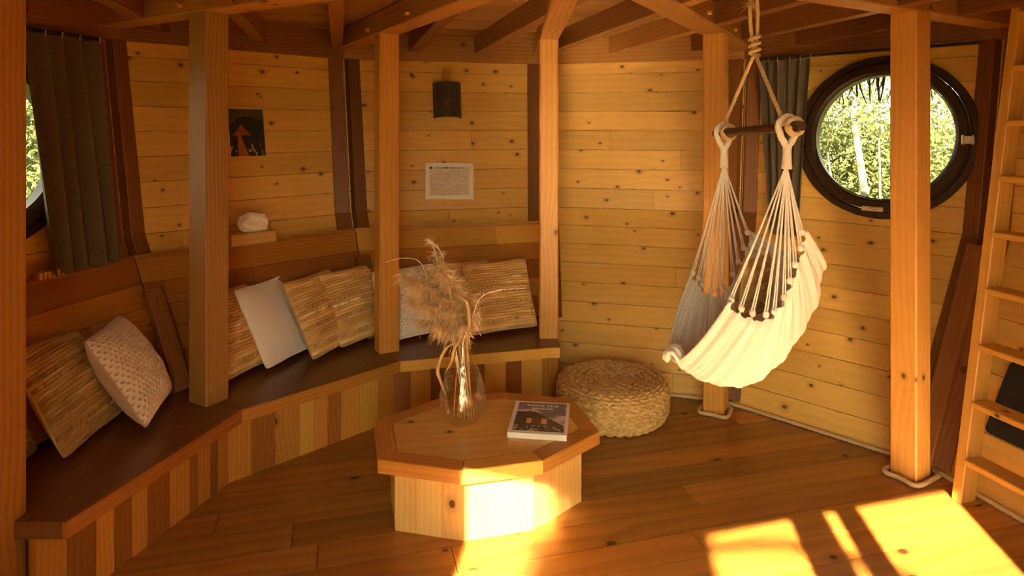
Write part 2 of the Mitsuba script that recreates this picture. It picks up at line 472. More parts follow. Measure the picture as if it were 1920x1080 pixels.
# joists run crosswise to the boards between the beams
beams_all = unary_union(list(beam_polys.values()) + [Point(CX, CY).buffer(0.225)])
jd = np.array([math.sin(math.radians(15)), -math.cos(math.radians(15))])
jq = np.array([jd[1] * -1, jd[0]])
inner = to_ring(rho_wall(2.1) - 0.055)
jn = []
for w0 in (-1.45, -0.975, -0.50, -0.04, 0.475, 0.94, 1.42, 1.87, 2.36, 2.83):
    c = jq * (w0 + 0.035)
    strip = LineString([c - jd * 8, c + jd * 8]).buffer(0.035, cap_style=2)
    for g in polys(strip.intersection(inner).difference(beams_all)):
        if g.area < 0.007: continue
        ce = g.centroid
        jn.append((math.degrees(math.atan2(ce.y - CY, ce.x - CX)) % 360, w0, g))
BAYS = {150: 'of the left curtain', 120: 'above the small picture', 90: 'above the wall lamp', 60: 'above the pouf',
        30: 'above the right round window', 0: 'above the ladder'}
NTH = ['first', 'second', 'third', 'fourth', 'fifth', 'sixth']
for b in range(0, 360, 30):
    here = sorted([q for q in jn if b <= q[0] < b + 30], key=lambda q: (q[2].centroid.x * 1000 / max(0.3, q[2].centroid.y)))
    for ni, (an, w0, g) in enumerate(here):
        ce = g.centroid
        if b in BAYS and ce.y > 1.0: k = thing('ceiling_joist', f'{NTH[ni]} joist from the left in the bay {BAYS[b]}', 'joist')
        else: continue
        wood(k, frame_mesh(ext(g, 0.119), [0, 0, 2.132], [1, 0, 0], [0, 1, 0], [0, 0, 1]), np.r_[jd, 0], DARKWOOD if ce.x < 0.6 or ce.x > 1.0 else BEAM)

# posts
POST_LAB = {180: 'wide timber post at the left edge, beside the bench end', 150: 'weathered timber post standing on the bench, left of the small picture', 120: 'timber post standing on the bench, left of the wall lamp',
            90: 'timber post at the right end of the bench', 60: 'timber post on the floor behind the hammock', 30: 'timber post in front of the round window', 0: 'timber post right of the ladder', 330: 'timber post near the entrance on the right', 210: 'timber post near the entrance on the left'}
post_foot = {}
SEAT_Z = 0.35
for a, lb in POST_LAB.items():
    wt = {150: 0.118, 180: 0.12, 120: 0.115, 90: 0.112, 60: 0.118, 30: 0.12}.get(a, 0.12)
    wr = {150: 0.13, 30: 0.12, 120: 0.10}.get(a, 0.12)
    z0 = SEAT_Z if a in (90, 120, 150) else 0.0
    c = pol(1.80 + wr / 2, a)
    me = frame_mesh(ext(cham(wr, wt, 0.006), BEAM_Z0 - z0), c + UP * z0, rad(a), tan(a), UP)
    k = thing('timber_post', lb, 'post')
    wood(k, me, UP, WEATHERED if a == 150 else BEAM if a == 180 else FIR)  # leftmost post: same wood in a darker tone, standing in for shade
    post_foot[a] = aff.translate(aff.rotate(cham(wr + 0.004, wt + 0.004, 0.004), a, origin=(0, 0)), c[0], c[1])

# paired studs in the corners of the walls: an upper and a lower length
STUD_LAB = {30: 'dark corner stud pair beside the ladder, bending inwards to the post foot', 60: 'corner stud pair beside the right curtain', 90: 'corner stud pair hidden behind the middle back post',
            120: 'dark corner stud pair left of the wall lamp', 150: 'dark corner stud pair beside the left curtain', 180: 'corner stud pair behind the leftmost post', 0: 'corner stud pair right of the ladder', 330: 'corner studs near the entrance on the right', 210: 'corner studs near the entrance on the left'}
for a, lb in STUD_LAB.items():
    k = thing('wall_stud', lb, 'wall stud')
    for sgn in (-1, 1):
        sec = a + 15 * sgn      # the sector whose wall this stud lies on
        t = tan(sec) * (-sgn)   # points away from the corner along that wall
        for z0, z1, m in ((1.045, 2.07, DARKWOOD), (0.02 if a not in (90, 120, 150, 180) else 0.36, 1.04, DARKWOOD)):
            off = 0.052
            base = lambda z: np.array([CX, CY, z]) + rad(a) * rho_wall(z) + t * off - rad(sec) * 0.032
            me, ax = bar(base(z0), base(z1), 0.088, 0.058, t)
            part('stud', k, me, m if not (a in (30,) and z0 < 1) else DARKWOOD, axis=ax)

# ---- round windows
for i, a in enumerate((45, 165)):
    c = win_centre(a)
    o, t, s, n, *_ = face_frame(a, 1.04, 2.26)
    c = o + t * ((c - o) @ t) + s * ((c - o) @ s)
    F = lambda me: frame_mesh(me, c, t, s, -n)
    k = f'window_{i + 1}'
    R = WIN_R
    outer = lathe([(R, 0.0), (R, 0.020), (R - 0.006, 0.026), (R - 0.034, 0.026), (R - 0.04, 0.018), (R - 0.044, 0.018), (R - 0.044, -0.10), (R - 0.02, -0.10), (R - 0.02, 0.0), (R, 0.0)], 96)
    scene[k] = ply(F(outer), FRAMEDARK, 30)
    lab(k, ('round window with a dark frame behind the right post' if a == 45 else 'round window with a dark frame behind the left curtain'), kind='structure')
    g = 0.370
    sash = lathe([(R - 0.048, -0.02), (R - 0.048, 0.030), (R - 0.056, 0.038), (g + 0.012, 0.038), (g, 0.028), (g, -0.06), (R - 0.048, -0.06), (R - 0.048, -0.02)], 96)
    part('sash', k, F(sash), FRAMEDARK, 30)
    bead = lathe([(g - 0.001, 0.020), (g - 0.001, 0.027), (g - 0.008, 0.020), (g - 0.001, 0.020)], 96)
    part('bead', k, F(bead), FRAMEDARK, 30)
    disc = trimesh.creation.extrude_polygon(Point(0, 0).buffer(g - 0.002, 48), 0.001, engine='earcut')
    dv = np.array([[math.cos(q), math.sin(q), 0] for q in np.linspace(0, 2 * np.pi, 65)[:-1]]) * (g - 0.0015)
    dm = trimesh.Trimesh(np.vstack([dv, [[0, 0, 0]]]), [[j, (j + 1) % 64, 64] for j in range(64)], process=False)
    part('pane', k, F(dm), GLASS, label='clear round glass pane')
    hx, hy = (0.02, -0.424)
    # sash lock at the foot of the frame and hinge at the far side
    lock = rbox(0.115, 0.03, 0.012, 0.003); lock.apply_translation([hx, hy, 0.036])
    lever = rbox(0.05, 0.012, 0.012, 0.003); lever.apply_translation([hx - 0.015, hy + 0.003, 0.048])
    lk = part('lock', k, F(lock), METAL, label='silver sash lock')
    part('lever', lk, F(lever), METAL)
    sx = -0.424 if a == 45 else 0.424
    hinge = rbox(0.06, 0.045, 0.016, 0.004); hinge.apply_translation([sx, -0.02, 0.036])
    hk = part('catch', k, F(hinge), METAL, label='small metal catch')
    for q in (-0.022, 0.022):
        h = rbox(0.012, 0.055, 0.022, 0.003); h.apply_translation([sx + q, -0.02, 0.036])
        part('knuckle', hk, F(h), METAL)

# ---- bench: seat boards, front boards, leaning backrest boards
bench = thing('corner_bench', 'long dark-stained timber bench following the walls, with striped front and leaning plank back', 'bench')
RB, RP = 1.645, 1.73
clip_right = sbox(-9, -9, 0.272, 9)
clip_end = sbox(-9, 2.062, 9, 9)
posts_u = unary_union([post_foot[a] for a in (90, 120, 150, 180)])
post180 = post_foot[180]
for a in (105, 135, 165):
    outer_r = rho_wall(0.35) - 0.02
    ang = [a - 15, a + 15]
    P = Polygon([pol(RB, ang[0])[:2], pol(RB, ang[1])[:2], pol(outer_r, ang[1])[:2], pol(outer_r, ang[0])[:2]])
    if a == 105:
        P = unary_union([P, Polygon([pol(RB, 90)[:2], pol(outer_r, 90)[:2], (0.3, CY + outer_r), (0.3, CY + RB)])]).intersection(clip_right)
    if a == 165: P = unary_union([P, Polygon([(-1.40, 2.02), (-1.48, 2.02), (-2.2, 2.02), (-2.2, 2.06), (-1.43, 2.06)])]).intersection(clip_end).difference(post180)
    P = P.buffer(-0.0006, join_style=2)
    for g in polys(P):
        part('seat', bench, frame_mesh(ext(g, 0.055), [0, 0, SEAT_Z - 0.055], [1, 0, 0], [0, 1, 0], [0, 0, 1]), SEATW, axis=tan(a))
    # nosing: the pale or red front edge board
    t = tan(a)
    nm = {105: LARCH_Y, 135: LARCH_O, 165: LARCH_R}[a]
    N = Polygon([pol(RB, ang[0])[:2], pol(RB, ang[1])[:2], pol(RB - 0.012, ang[1])[:2], pol(RB - 0.012, ang[0])[:2]])
    if a == 105: N = Polygon([pol(RB, ang[1])[:2], pol(RB, 90)[:2], (0.272, CY + RB), (0.272, CY + RB - 0.012), pol(RB - 0.012, 90)[:2], pol(RB - 0.012, ang[1])[:2]])
    part('edge_board', bench, frame_mesh(ext(N, 0.055), [0, 0, SEAT_Z - 0.055], [1, 0, 0], [0, 1, 0], [0, 0, 1]), nm, axis=t)
    # front boards
    r = np.random.default_rng(a + 5)
    pa, pb = pol(RP, ang[1])[:2], pol(RP, ang[0])[:2]
    if a == 105: pb = pb + np.array([0.05, 0.0])
    L = np.linalg.norm(pb - pa); u = (pb - pa) / L
    nn = np.array([-u[1], u[0]])
    if nn @ (np.array([CX, CY]) - pa) > 0: nn = -nn
    x = 0.0
    last = None
    while x < L - 1e-3:
        w = r.choice([0.045, 0.075, 0.09, 0.11, 0.125])
        x1 = L if L - x - w < 0.04 else x + w
        q0, q1 = pa + u * (x + 0.0006), pa + u * (x1 - 0.0006)
        P = Polygon([q0, q1, q1 + nn * 0.022, q0 + nn * 0.022])
        opts = {105: [LARCH_Y, LARCH_O, LARCH_O, LARCH_R], 135: [LARCH_Y, LARCH_O, LARCH_O, LARCH_R], 165: [LARCH_R, LARCH_O, LARCH_R, LARCH_O]}[a]
        opts = [q for q in opts if q != last] or opts
        m = opts[r.integers(len(opts))]; last = m
        part('front_board', bench, frame_mesh(ext(P, SEAT_Z - 0.056), [0, 0, 0.0], [1, 0, 0], [0, 1, 0], [0, 0, 1]), m, axis=UP)
        x = x1
# end boards at the near end
for j in range(5):
    x0 = pol(RP, 180)[0] - 0.002 - 0.1 * j
    part('end_board', bench, boxm([x0 - 0.099 if j else x0 - 0.099, 2.085, 0.0], [x0, 2.105, SEAT_Z - 0.056]) if x0 - 0.099 > -1.57 else boxm([x0 - 0.099, 2.14, 0], [x0, 2.16, SEAT_Z - 0.056]), (LARCH_O, LARCH_R)[j % 2], axis=UP)
# backrest
BACK_TOP = 0.93
for a in (105, 135, 165):
    r = np.random.default_rng(a + 50)
    o, t, s, n, h0, h1, L = face_frame(a, 0.36, BACK_TOP)
    sl = (h1 - h0) / L
    o = o - n * 0.055
    h0 -= 0.012; h1 -= 0.012
    rows = [0, 0.10, 0.20, 0.30, 0.40, 0.47, L]
    rows = [0, 0.13, 0.25, 0.37, 0.49, L]
    for i, (y, y1) in enumerate(zip(rows[:-1], rows[1:])):
        half = lambda q: h0 + sl * q - 0.004
        cuts = [-9, 9] if i == len(rows) - 2 and a == 135 else [-9, r.uniform(-.4, .4), 9] if i >= len(rows) - 2 else [-9, *sorted(r.uniform(-.5, .5, 3)), 9]
        if a == 165 and i >= 3: cuts = [-9, 9]
        for c0, c1 in zip(cuts[:-1], cuts[1:]):
            P = Polygon([(-half(y), y + 0.001), (half(y), y + 0.001), (half(y1), y1 - 0.001), (-half(y1), y1 - 0.001)]).intersection(sbox(c0 + 0.0006, -1, c1 - 0.0006, 9))
            top = i == len(rows) - 2
            m = {105: LARCH_Y if top else LARCH_O, 135: LARCH_O, 165: LARCH_R}[a] if i >= 3 else (LARCH_R, LARCH_O, LARCH_R)[r.integers(3)]
            if a == 135 and i == 3: m = LARCH_R
            if a == 165 and i == 3: m = LARCH_O
            for g in polys(P):
                part('back_board', bench, frame_mesh(ext(g, 0.026), o, t, s, n), m, axis=t)
    # ledge on top of the back
    rin, rout = rho_wall(BACK_TOP) - 0.065, rho_wall(BACK_TOP) - 0.004
    P = Polygon([pol(rin, a - 15)[:2], pol(rin, a + 15)[:2], pol(rout, a + 15)[:2], pol(rout, a - 15)[:2]]).buffer(-0.001, join_style=2)
    part('ledge', bench, frame_mesh(ext(P, 0.012), [0, 0, BACK_TOP], [1, 0, 0], [0, 1, 0], [0, 0, 1]), LARCH_R, axis=tan(a))

# braces in front of the backrest, from the post feet outwards
BRACE_LAB = {150: 'short leaning brace board on the bench behind the weathered post', 120: 'short leaning brace board on the bench behind the post by the lamp', 30: 'leaning floor brace behind the post in front of the round window', 60: 'leaning floor brace behind the hammock post'}
for a, lb in BRACE_LAB.items():
    z0, z1 = (0.352, 0.80) if a in (150, 120) else (0.002, 1.0)
    f = lambda z: np.array([CX, CY, z]) + rad(a) * (rho_wall(z) - (0.14 if a in (120, 150) else 0.09))
    k = thing('brace', lb, 'brace')
    a0 = f(z0)
    if a in (30, 60): a0 = pol(1.925 + 0.03, a, z0)
    me, ax = bar(a0, f(z1), 0.085, 0.05, tan(a), 0.008)
    # cut the foot level
    me = trimesh.intersections.slice_mesh_plane(me, UP, [0, 0, z0], cap=False) if False else me
    wood(k, me, ax, DARKWOOD)
#@@OBJECTS

# ------------------------------------------------------------------ objects
F_PX = 1219.0


def at(px, py, d):
    """The point at depth d (metres along y) seen at a pixel; used to read positions off the plan."""
    return np.array([(px - 960) * d / F_PX, d, 1.6 - (py - 240) * d / F_PX])


def on_wall(px, a, z, inset=0.0):
    """Point of sector a's wall face at height z in the vertical plane of sight of column px."""
    D = rho_wall(z) * A15 - inset
    n = rad(a)[:2]
    m = (px - 960) / F_PX
    y = (D + n @ [CX, CY]) / (n[0] * m + n[1])
    return np.array([m * y, y, z])


# ---- low table
tbl = thing('coffee_table', 'low eight-sided wooden coffee table with mitred rim and boarded base', 'table')
TZ = 0.31
v1, v2, v3, v4 = np.array([.335, -.082]), np.array([.309, .078]), np.array([.252, .24]), np.array([-.085, .335])
tp = [np.array([-.522, 2.528])]
for v in (v1, v2, v3, v4, -v1, -v2, -v3): tp.append(tp[-1] + v)
tp = np.array(tp)


def inset(P, d):
    n = len(P); out = []
    for i in range(n):
        a, b, c = P[i - 1], P[i], P[(i + 1) % n]
        u, w = (b - a) / np.linalg.norm(b - a), (c - b) / np.linalg.norm(c - b)
        nu, nw = np.array([-u[1], u[0]]), np.array([-w[1], w[0]])
        M = np.array([nu, nw]); rhs = np.array([nu @ (a + nu * d), nw @ (b + nw * d)])
        out.append(np.linalg.solve(M, rhs))
    return np.array(out)


tin = inset(tp, 0.078)
XY = ([1, 0, 0], [0, 1, 0], [0, 0, 1])
for i in range(8):
    j = (i + 1) % 8
    u = tp[j] - tp[i]
    P = Polygon([tp[i], tp[j], tin[j], tin[i]]).buffer(-0.0006, join_style=2)
    body = ext(P, 0.050)
    c = ext(P.buffer(-0.003, join_style=2), 0.053)
    part('rim_board', tbl, frame_mesh(trimesh.convex.convex_hull(cat([body, c])), [0, 0, TZ - 0.053], *XY), LARCH_O if i != 1 else LARCH_Y, axis=np.r_[u, 0])
Pin = Polygon(tin).buffer(-0.0008, join_style=2)
ia = 9.0
Pr = aff.rotate(Pin, -ia, origin=(0, 2.8))
x0, y0, x1, y1 = Pr.bounds
yy = y0
while yy < y1:
    for g in polys(Pr.intersection(sbox(-5, yy + 0.0004, 5, yy + 0.115 - 0.0004))):
        g = aff.rotate(g, ia, origin=(0, 2.8))
        part('top_board', tbl, frame_mesh(ext(g, 0.03), [0, 0, TZ - 0.031], *XY), TABLETOP, axis=[math.cos(math.radians(ia)), math.sin(math.radians(ia)), 0])
    yy += 0.115
tb, tb2 = inset(tp, 0.068), inset(tp, 0.088)
for i in range(8):
    j = (i + 1) % 8
    r = np.random.default_rng(i + 70)
    L = np.linalg.norm(tb[j] - tb[i]); n_b = 3
    cuts = np.linspace(0, 1, n_b + 1)
    cuts[1:-1] += r.uniform(-0.06, 0.06, n_b - 1)
    for c0, c1 in zip(cuts[:-1], cuts[1:]):
        q = lambda A, B, t: A + (B - A) * t
        P = Polygon([q(tb[i], tb[j], c0), q(tb[i], tb[j], c1), q(tb2[i], tb2[j], c1), q(tb2[i], tb2[j], c0)]).buffer(-0.0005, join_style=2)
        part('base_board', tbl, frame_mesh(ext(P, TZ - 0.0545), [0, 0, 0.0005], *XY), TABLEPINE, axis=UP)

# ---- book
bk = thing('book', 'paperback picture book with a grey cabin photograph on its cover, lying on the table', 'book')
th = math.radians(-7.3)
bx, by, bz = np.array([math.cos(th), math.sin(th), 0]), np.array([-math.sin(th), math.cos(th), 0]), UP
bo = np.array([0.123, 2.848, TZ])
BW, BH, BT = 0.247, 0.315, 0.024
B = lambda m, dz=0.0: frame_mesh(m, bo + UP * dz, bx, by, bz)
part('pages', bk, B(boxm([-BW / 2 + .002, -BH / 2 + .002, 0.0012], [BW / 2 - .003, BH / 2 - .002, BT - 0.0012])), PAPER)
part('cover', bk, B(boxm([-BW / 2, -BH / 2, 0.0], [BW / 2, BH / 2, 0.001])), WHITE)
cv = part('cover', bk, B(boxm([-BW / 2, -BH / 2, BT - 0.001], [BW / 2, BH / 2, BT])), WHITE)
part('spine', bk, B(boxm([-BW / 2 - 0.001, -BH / 2, 0.0], [-BW / 2, BH / 2, BT])), WHITE)


def cover_print(p, n, uv):
    x, y = uv.x, uv.y
    cl = fbm(x * 3.0, y * 6.0, 1.0, 4)
    sky = mix((0.16, 0.15, 0.19), (0.62, 0.57, 0.60), smoothstep(0.35, 0.75, cl + (0.62 - y) * 0.9))
    ridge = 0.66 - dr.abs(x - 0.28) * 0.12 - dr.maximum(x - 0.38, 0) * 0.62 + 0.03 * fbm(x * 18.0, 2.0, 0.0, 3)
    hill = mix((0.035, 0.03, 0.026), (0.11, 0.09, 0.075), fbm(x * 25.0, y * 40.0, 3.0, 3))
    c = dr.select(y < ridge, hill, sky)
    stones = mix((0.06, 0.055, 0.05), (0.50, 0.46, 0.42), smoothstep(0.5, 0.75, fbm(x * 22.0, y * 34.0, 7.0, 3)))
    c = dr.select(y < 0.17 + 0.04 * noise(x * 9.0, 4.0, 0.0), stones, c)
    cab = (x > 0.22) & (x < 0.66) & (y > 0.24) & (y < 0.43)
    c = dr.select(cab, mi.Color3f(0.16, 0.055, 0.03), c)
    win = cab & (y > 0.25) & (((x > 0.235) & (x < 0.335)) | ((x > 0.535) & (x < 0.64)))
    c = dr.select(win, mi.Color3f(0.62, 0.36, 0.27), c)
    return c


COVER = mat('cover_print', princ(cover_print, 0.35, 0.5))
w0, w1, h0_, h1_ = -BW / 2 + 0.017, BW / 2 - 0.013, -BH / 2 + 0.022, BH / 2 - 0.014
quad = trimesh.Trimesh([[w0, h0_, 0], [w1, h0_, 0], [w1, h1_, 0], [w0, h1_, 0]], [[0, 1, 2], [0, 2, 3]], process=False)
part('cover_picture', cv, B(quad, BT + 0.0003), COVER, False, label='grey photograph of a cabin under a mountain', uv=np.array([[0, 0], [1, 0], [1, 1], [0, 1.0]]))
for txt, yy, hh in (('ROCK THE', 0.105, 0.017), ('SHACK', 0.074, 0.017)):
    tm = meshkit.text_mesh(txt, hh, 0.0004, True)
    tm.apply_transform(np.diag([1.22, 1, 1, 1]))
    tm.apply_translation([-tm.bounds[:, 0].mean() + 0.004, yy, 0])
    part('title', cv, B(tm, BT + 0.0005), WHITE, label='white title lettering')

# ---- glass vase and dried grasses
VC = np.array([-0.216, 2.862])
vz = thing('glass_vase', 'bottle-shaped clear glass vase holding dried grasses on the table', 'vase')
prof = [(0.0, 0.004), (0.055, 0.003), (0.075, 0.008), (0.092, 0.030), (0.104, 0.075), (0.105, 0.105), (0.098, 0.145), (0.082, 0.195), (0.062, 0.245), (0.046, 0.285), (0.038, 0.315), (0.036, 0.330), (0.040, 0.340)]
pp = np.array(prof); sm = catmull(np.c_[pp, np.zeros(len(pp))], 6)[:, :2]
sm = np.maximum(sm, [[0.0005, 0.0]])


def vase_shell(scale, z0):
    m = lathe(sm * [scale, 1.0], 96)
    v = m.vertices; a = np.arctan2(v[:, 1], v[:, 0])
    k = 1 + 0.012 * np.cos(a * 9 + 5 * np.sin(v[:, 2] * 60)) * np.clip(v[:, 2] / 0.05, 0, 1) * np.clip((0.34 - v[:, 2]) / 0.1, 0, 1) + 0.015 * (meshkit.noise(v * 28, 3) - 0.5)
    v[:, :2] *= k[:, None]
    m.vertices = v + [VC[0], VC[1], TZ + z0]
    return m


VGLASS = mat('vase_glass', {'type': 'thindielectric', 'int_ior': 1.52, 'specular_transmittance': {'type': 'rgb', 'value': [0.985, 0.965, 0.92]}})
part('shell', vz, vase_shell(1.0, 0.0), VGLASS, True)
inn = vase_shell(0.955, 0.006)
part('inner_shell', vz, trimesh.Trimesh(inn.vertices, inn.faces[:, ::-1], process=False), VGLASS, True)
rim = lathe([(0.036 + 0.0035 * math.cos(q), 0.341 + 0.0035 * math.sin(q)) for q in np.linspace(0, 2 * np.pi, 9)], 40)
rim.apply_translation([VC[0], VC[1], TZ]); part('lip', vz, rim, VGLASS, True)

STRAW = mat('straw', princ(lambda p, n, uv: mix((0.62, 0.45, 0.22), (0.42, 0.26, 0.10), noise(p.x * 90, p.y * 90, p.z * 25)), 0.8, 0.2))
PLUME = mat('plume', princ(lambda p, n, uv: mix((0.80, 0.60, 0.33), (0.42, 0.27, 0.12), noise(p.x * 60, p.y * 60, p.z * 60)), 0.9, 0.1))
PALE = mat('pale_grass', princ((0.82, 0.74, 0.60), 0.85, 0.15))
NECK = np.array([VC[0], VC[1], TZ + 0.345])


def strands(axis, n, lo, hi, spread, droop, r, seed, taper=0.5, both=True):
    g = np.random.default_rng(seed)
    d = np.gradient(axis, axis=0); d /= np.linalg.norm(d, axis=1, keepdims=True)
    ms_v, ms_f = [], []
    s = g.uniform(0, 1, n)
    i0 = np.clip((s * (len(axis) - 1)).astype(int), 0, len(axis) - 2); fr = s * (len(axis) - 1) - i0
    base = axis[i0] * (1 - fr)[:, None] + axis[i0 + 1] * fr[:, None]
    rnd = g.normal(size=(n, 3)); rnd /= np.linalg.norm(rnd, axis=1, keepdims=True)
    dirs = d[i0] * 0.75 + rnd * spread
    dirs /= np.linalg.norm(dirs, axis=1, keepdims=True)
    L = g.uniform(lo, hi, n) * (1 - taper * s)
    K = 5
    t = np.linspace(0, 1, K)
    curl = g.normal(size=(n, 3)) * 0.35
    pts = base[:, None] + dirs[:, None] * (L[:, None] * t)[..., None] + (curl[:, None] * (L[:, None] * t ** 2)[..., None]) * 0.5
    pts[..., 2] -= droop * (L[:, None] * t ** 2)
    # thin three-sided tubes, all at once
    tg = np.gradient(pts, axis=1); tg /= np.linalg.norm(tg, axis=2, keepdims=True)
    a = np.cross(tg, np.array([0.3, 0.8, 0.52])); a /= np.linalg.norm(a, axis=2, keepdims=True)
    b = np.cross(tg, a)
    rr = r * (1 - 0.75 * t)[None, :, None, None]
    ang = np.array([0, 2.094, 4.189])
    v = pts[:, :, None] + rr * (np.cos(ang)[None, None, :, None] * a[:, :, None] + np.sin(ang)[None, None, :, None] * b[:, :, None])
    q = []
    for k in range(K - 1):
        for c in range(3):
            A, Bq = k * 3 + c, k * 3 + (c + 1) % 3
            q += [[A, Bq, Bq + 3], [A, Bq + 3, A + 3]]
    f = (np.array(q)[None] + (np.arange(n) * K * 3)[:, None, None]).reshape(-1, 3)
    return trimesh.Trimesh(v.reshape(-1, 3), f, process=False)


# plumes: (tip pixel column, row, depth), base of the plume as a fraction of the stem above the neck, thickness
PL = [((752, 512), 2.80, 0.45, 0.07), ((775, 528), 2.74, 0.45, 0.065), ((800, 505), 2.85, 0.42, 0.07), ((814, 474), 2.90, 0.45, 0.055), ((838, 505), 2.80, 0.42, 0.06),
      ((858, 520), 2.93, 0.42, 0.06), ((882, 560), 2.88, 0.40, 0.055), ((800, 575), 2.72, 0.30, 0.055), ((826, 560), 2.76, 0.30, 0.055), ((852, 585), 2.78, 0.30, 0.05), ((785, 600), 2.92, 0.30, 0.05), ((893, 590), 2.84, 0.35, 0.05), ((815, 612), 2.74, 0.25, 0.045), ((868, 612), 2.72, 0.25, 0.045), ((826, 500), 2.74, 0.40, 0.06), ((768, 560), 2.86, 0.40, 0.06)]
for i, ((px, py), d, fb, th_) in enumerate(PL):
    g = np.random.default_rng(200 + i)
    tip = at(px, py, d)
    k = thing('dried_grass', 'dried feathery brown grass plume standing in the glass vase', 'dried grass', 'dried grass plumes in the glass vase')
    foot = np.array([VC[0] + g.uniform(-.05, .05), VC[1] + g.uniform(-.05, .05), TZ + 0.02])
    nk = NECK + np.r_[g.uniform(-.02, .02, 2), 0]
    out = tip - nk
    ctrl = nk + np.array([out[0] * 0.25, out[1] * 0.25, out[2] * 0.75])
    up = bez(nk, ctrl, tip, n=30)
    path = np.vstack([bez(foot, (foot + nk) / 2 + [0, 0, 0.02], nk, n=12)[:-1], up])
    part('stem', k, tube(path, np.linspace(0.0032, 0.0014, len(path)), 5), STRAW, True)
    ax = up[int(fb * 29):]
    part('plume', k, cat([strands(ax, 150, th_ * 0.8, th_ * 1.6, 0.75, 0.6, 0.0034, 300 + i), strands(ax, 220, th_ * 0.7, th_ * 1.3, 0.9, 0.5, 0.0020, 340 + i)]), PLUME, False)
for i, (pts, lb) in enumerate(((((850, 640), (812, 560), (790, 495), (758, 484), (722, 492)), 'thin white arching grass blade reaching left past the post'), (((848, 640), (835, 560), (822, 500), (812, 462), (800, 450)), 'thin white grass blade at the top of the bouquet'),
                               (((852, 640), (846, 560), (836, 505), (825, 470), (806, 452)), 'second thin white grass blade beside the tallest plume'), (((868, 640), (884, 600), (900, 560), (930, 545), (985, 540)), 'thin pale grass blade bending right over the wide jute cushion'))):
    k = thing('grass_blade', lb, 'dried grass')
    P = np.array([at(x, y, 2.82 - 0.01 * i) for x, y in pts])
    P = catmull(np.vstack([[VC[0] + 0.01 * i, VC[1], TZ + 0.05], P]), 10)
    scene[k] = ply(tube(P, np.linspace(0.0026, 0.0011, len(P)), 5), PALE, True)
    if i == 1 or i == 2:
        part('wisp', k, strands(P[-16:], 60, 0.02, 0.05, 0.6, 0.3, 0.0008, 77 + i), PALE)


def ribbon(P, w, side):
    P = np.asarray(P); t = np.gradient(P, axis=0); t /= np.linalg.norm(t, axis=1, keepdims=True)
    s = np.asarray(side, float); s = s - t * (t @ s)[:, None]; s /= np.linalg.norm(s, axis=1, keepdims=True)
    nrm = np.cross(t, s)
    w = np.asarray(w)[:, None]
    ring = np.stack([P - s * w, P + nrm * w * 0.2, P + s * w, P - nrm * w * 0.2], 1)
    n = len(P); i, j = np.meshgrid(np.arange(n - 1), np.arange(4), indexing='ij')
    A, Bq = i * 4 + j, i * 4 + (j + 1) % 4
    q = np.stack([A, Bq, Bq + 4, A + 4], -1).reshape(-1, 4)
    return trimesh.Trimesh(ring.reshape(-1, 3), np.vstack([q[:, [0, 1, 2]], q[:, [0, 2, 3]]]), process=False)


for pts, lb in ((((858, 640), (836, 655), (821, 690), (826, 715), (838, 745)), 'long dry tan leaf curling down the left side of the vase'), (((862, 640), (852, 655), (846, 680), (834, 700)), 'shorter dry tan leaf bent over the neck of the vase'),
                (((868, 640), (880, 610), (876, 570), (866, 560)), 'pale husk leaf rising on the right of the bouquet')):
    k = thing('dry_leaf', lb, 'leaf')
    P = catmull([at(x, y, 2.75) for x, y in pts], 8)
    u = np.linspace(0, 1, len(P))
    scene[k] = ply(ribbon(P, 0.009 * np.sin(np.pi * (0.12 + 0.86 * u)), [1, 0.4, 0.2]), STRAW, True)

# ---- woven pouf
WICKER = mat('wicker', princ(lambda p, n, uv: mix((0.72, 0.50, 0.20), (0.36, 0.20, 0.06), dr.clip(1.1 * noise(p.x * 70, p.y * 70, p.z * 110) - 0.1, 0, 1)), 0.75, 0.25))
pf = thing('woven_pouf', 'round braided rush pouf on the floor beside the bench end', 'pouf')
PC = np.array([0.560, 3.625])
pr = catmull([(0.225, 0.002, 0), (0.266, 0.010, 0), (0.296, 0.045, 0), (0.304, 0.09, 0), (0.305, 0.14, 0), (0.301, 0.178, 0), (0.286, 0.200, 0), (0.25, 0.208, 0), (0.18, 0.206, 0), (0.10, 0.202, 0), (0.004, 0.198, 0)], 22)[:, :2]
dl = np.r_[0, np.cumsum(np.linalg.norm(np.diff(pr, axis=0), axis=1))]
sN = np.linspace(0, dl[-1], 230)
pr = np.c_[np.interp(sN, dl, pr[:, 0]), np.interp(sN, dl, pr[:, 1])]
NA = 620
ang = np.arange(NA) * 2 * np.pi / NA
row = sN / 0.038
nr = np.floor(row); fr = row - nr
circ = np.maximum(pr[:, 0], 0.01) * 2 * np.pi
cnt = np.round(2 * np.pi * np.interp(nr, np.arange(40), np.interp((np.arange(40) + 0.5) * 0.038, sN, pr[:, 0])) / 0.052).clip(6)
ph = ang[None] * cnt[:, None] / 1.0 + (nr * 2.1)[:, None]
skew = np.where(fr < 0.5, 1.0, -1.0)[:, None]
hump = np.sqrt(np.clip(1 - (2 * (np.where(fr < 0.5, fr * 2, fr * 2 - 1)) - 1) ** 2, 0, 1))[:, None]
bead = np.abs(np.sin(ph / 2 + skew * (fr[:, None] - 0.5) * 3.0)) ** 0.6
disp = 0.016 * (hump * bead) - 0.006
tgt = np.gradient(pr, axis=0); tgt /= np.linalg.norm(tgt, axis=1, keepdims=True)
nrm = np.c_[tgt[:, 1], -tgt[:, 0]]
R_ = pr[:, 0][:, None] + nrm[:, 0][:, None] * disp
Z_ = pr[:, 1][:, None] + nrm[:, 1][:, None] * disp
V = np.stack([R_ * np.cos(ang) + PC[0], R_ * np.sin(ang) + PC[1], Z_.clip(0.001)], -1)
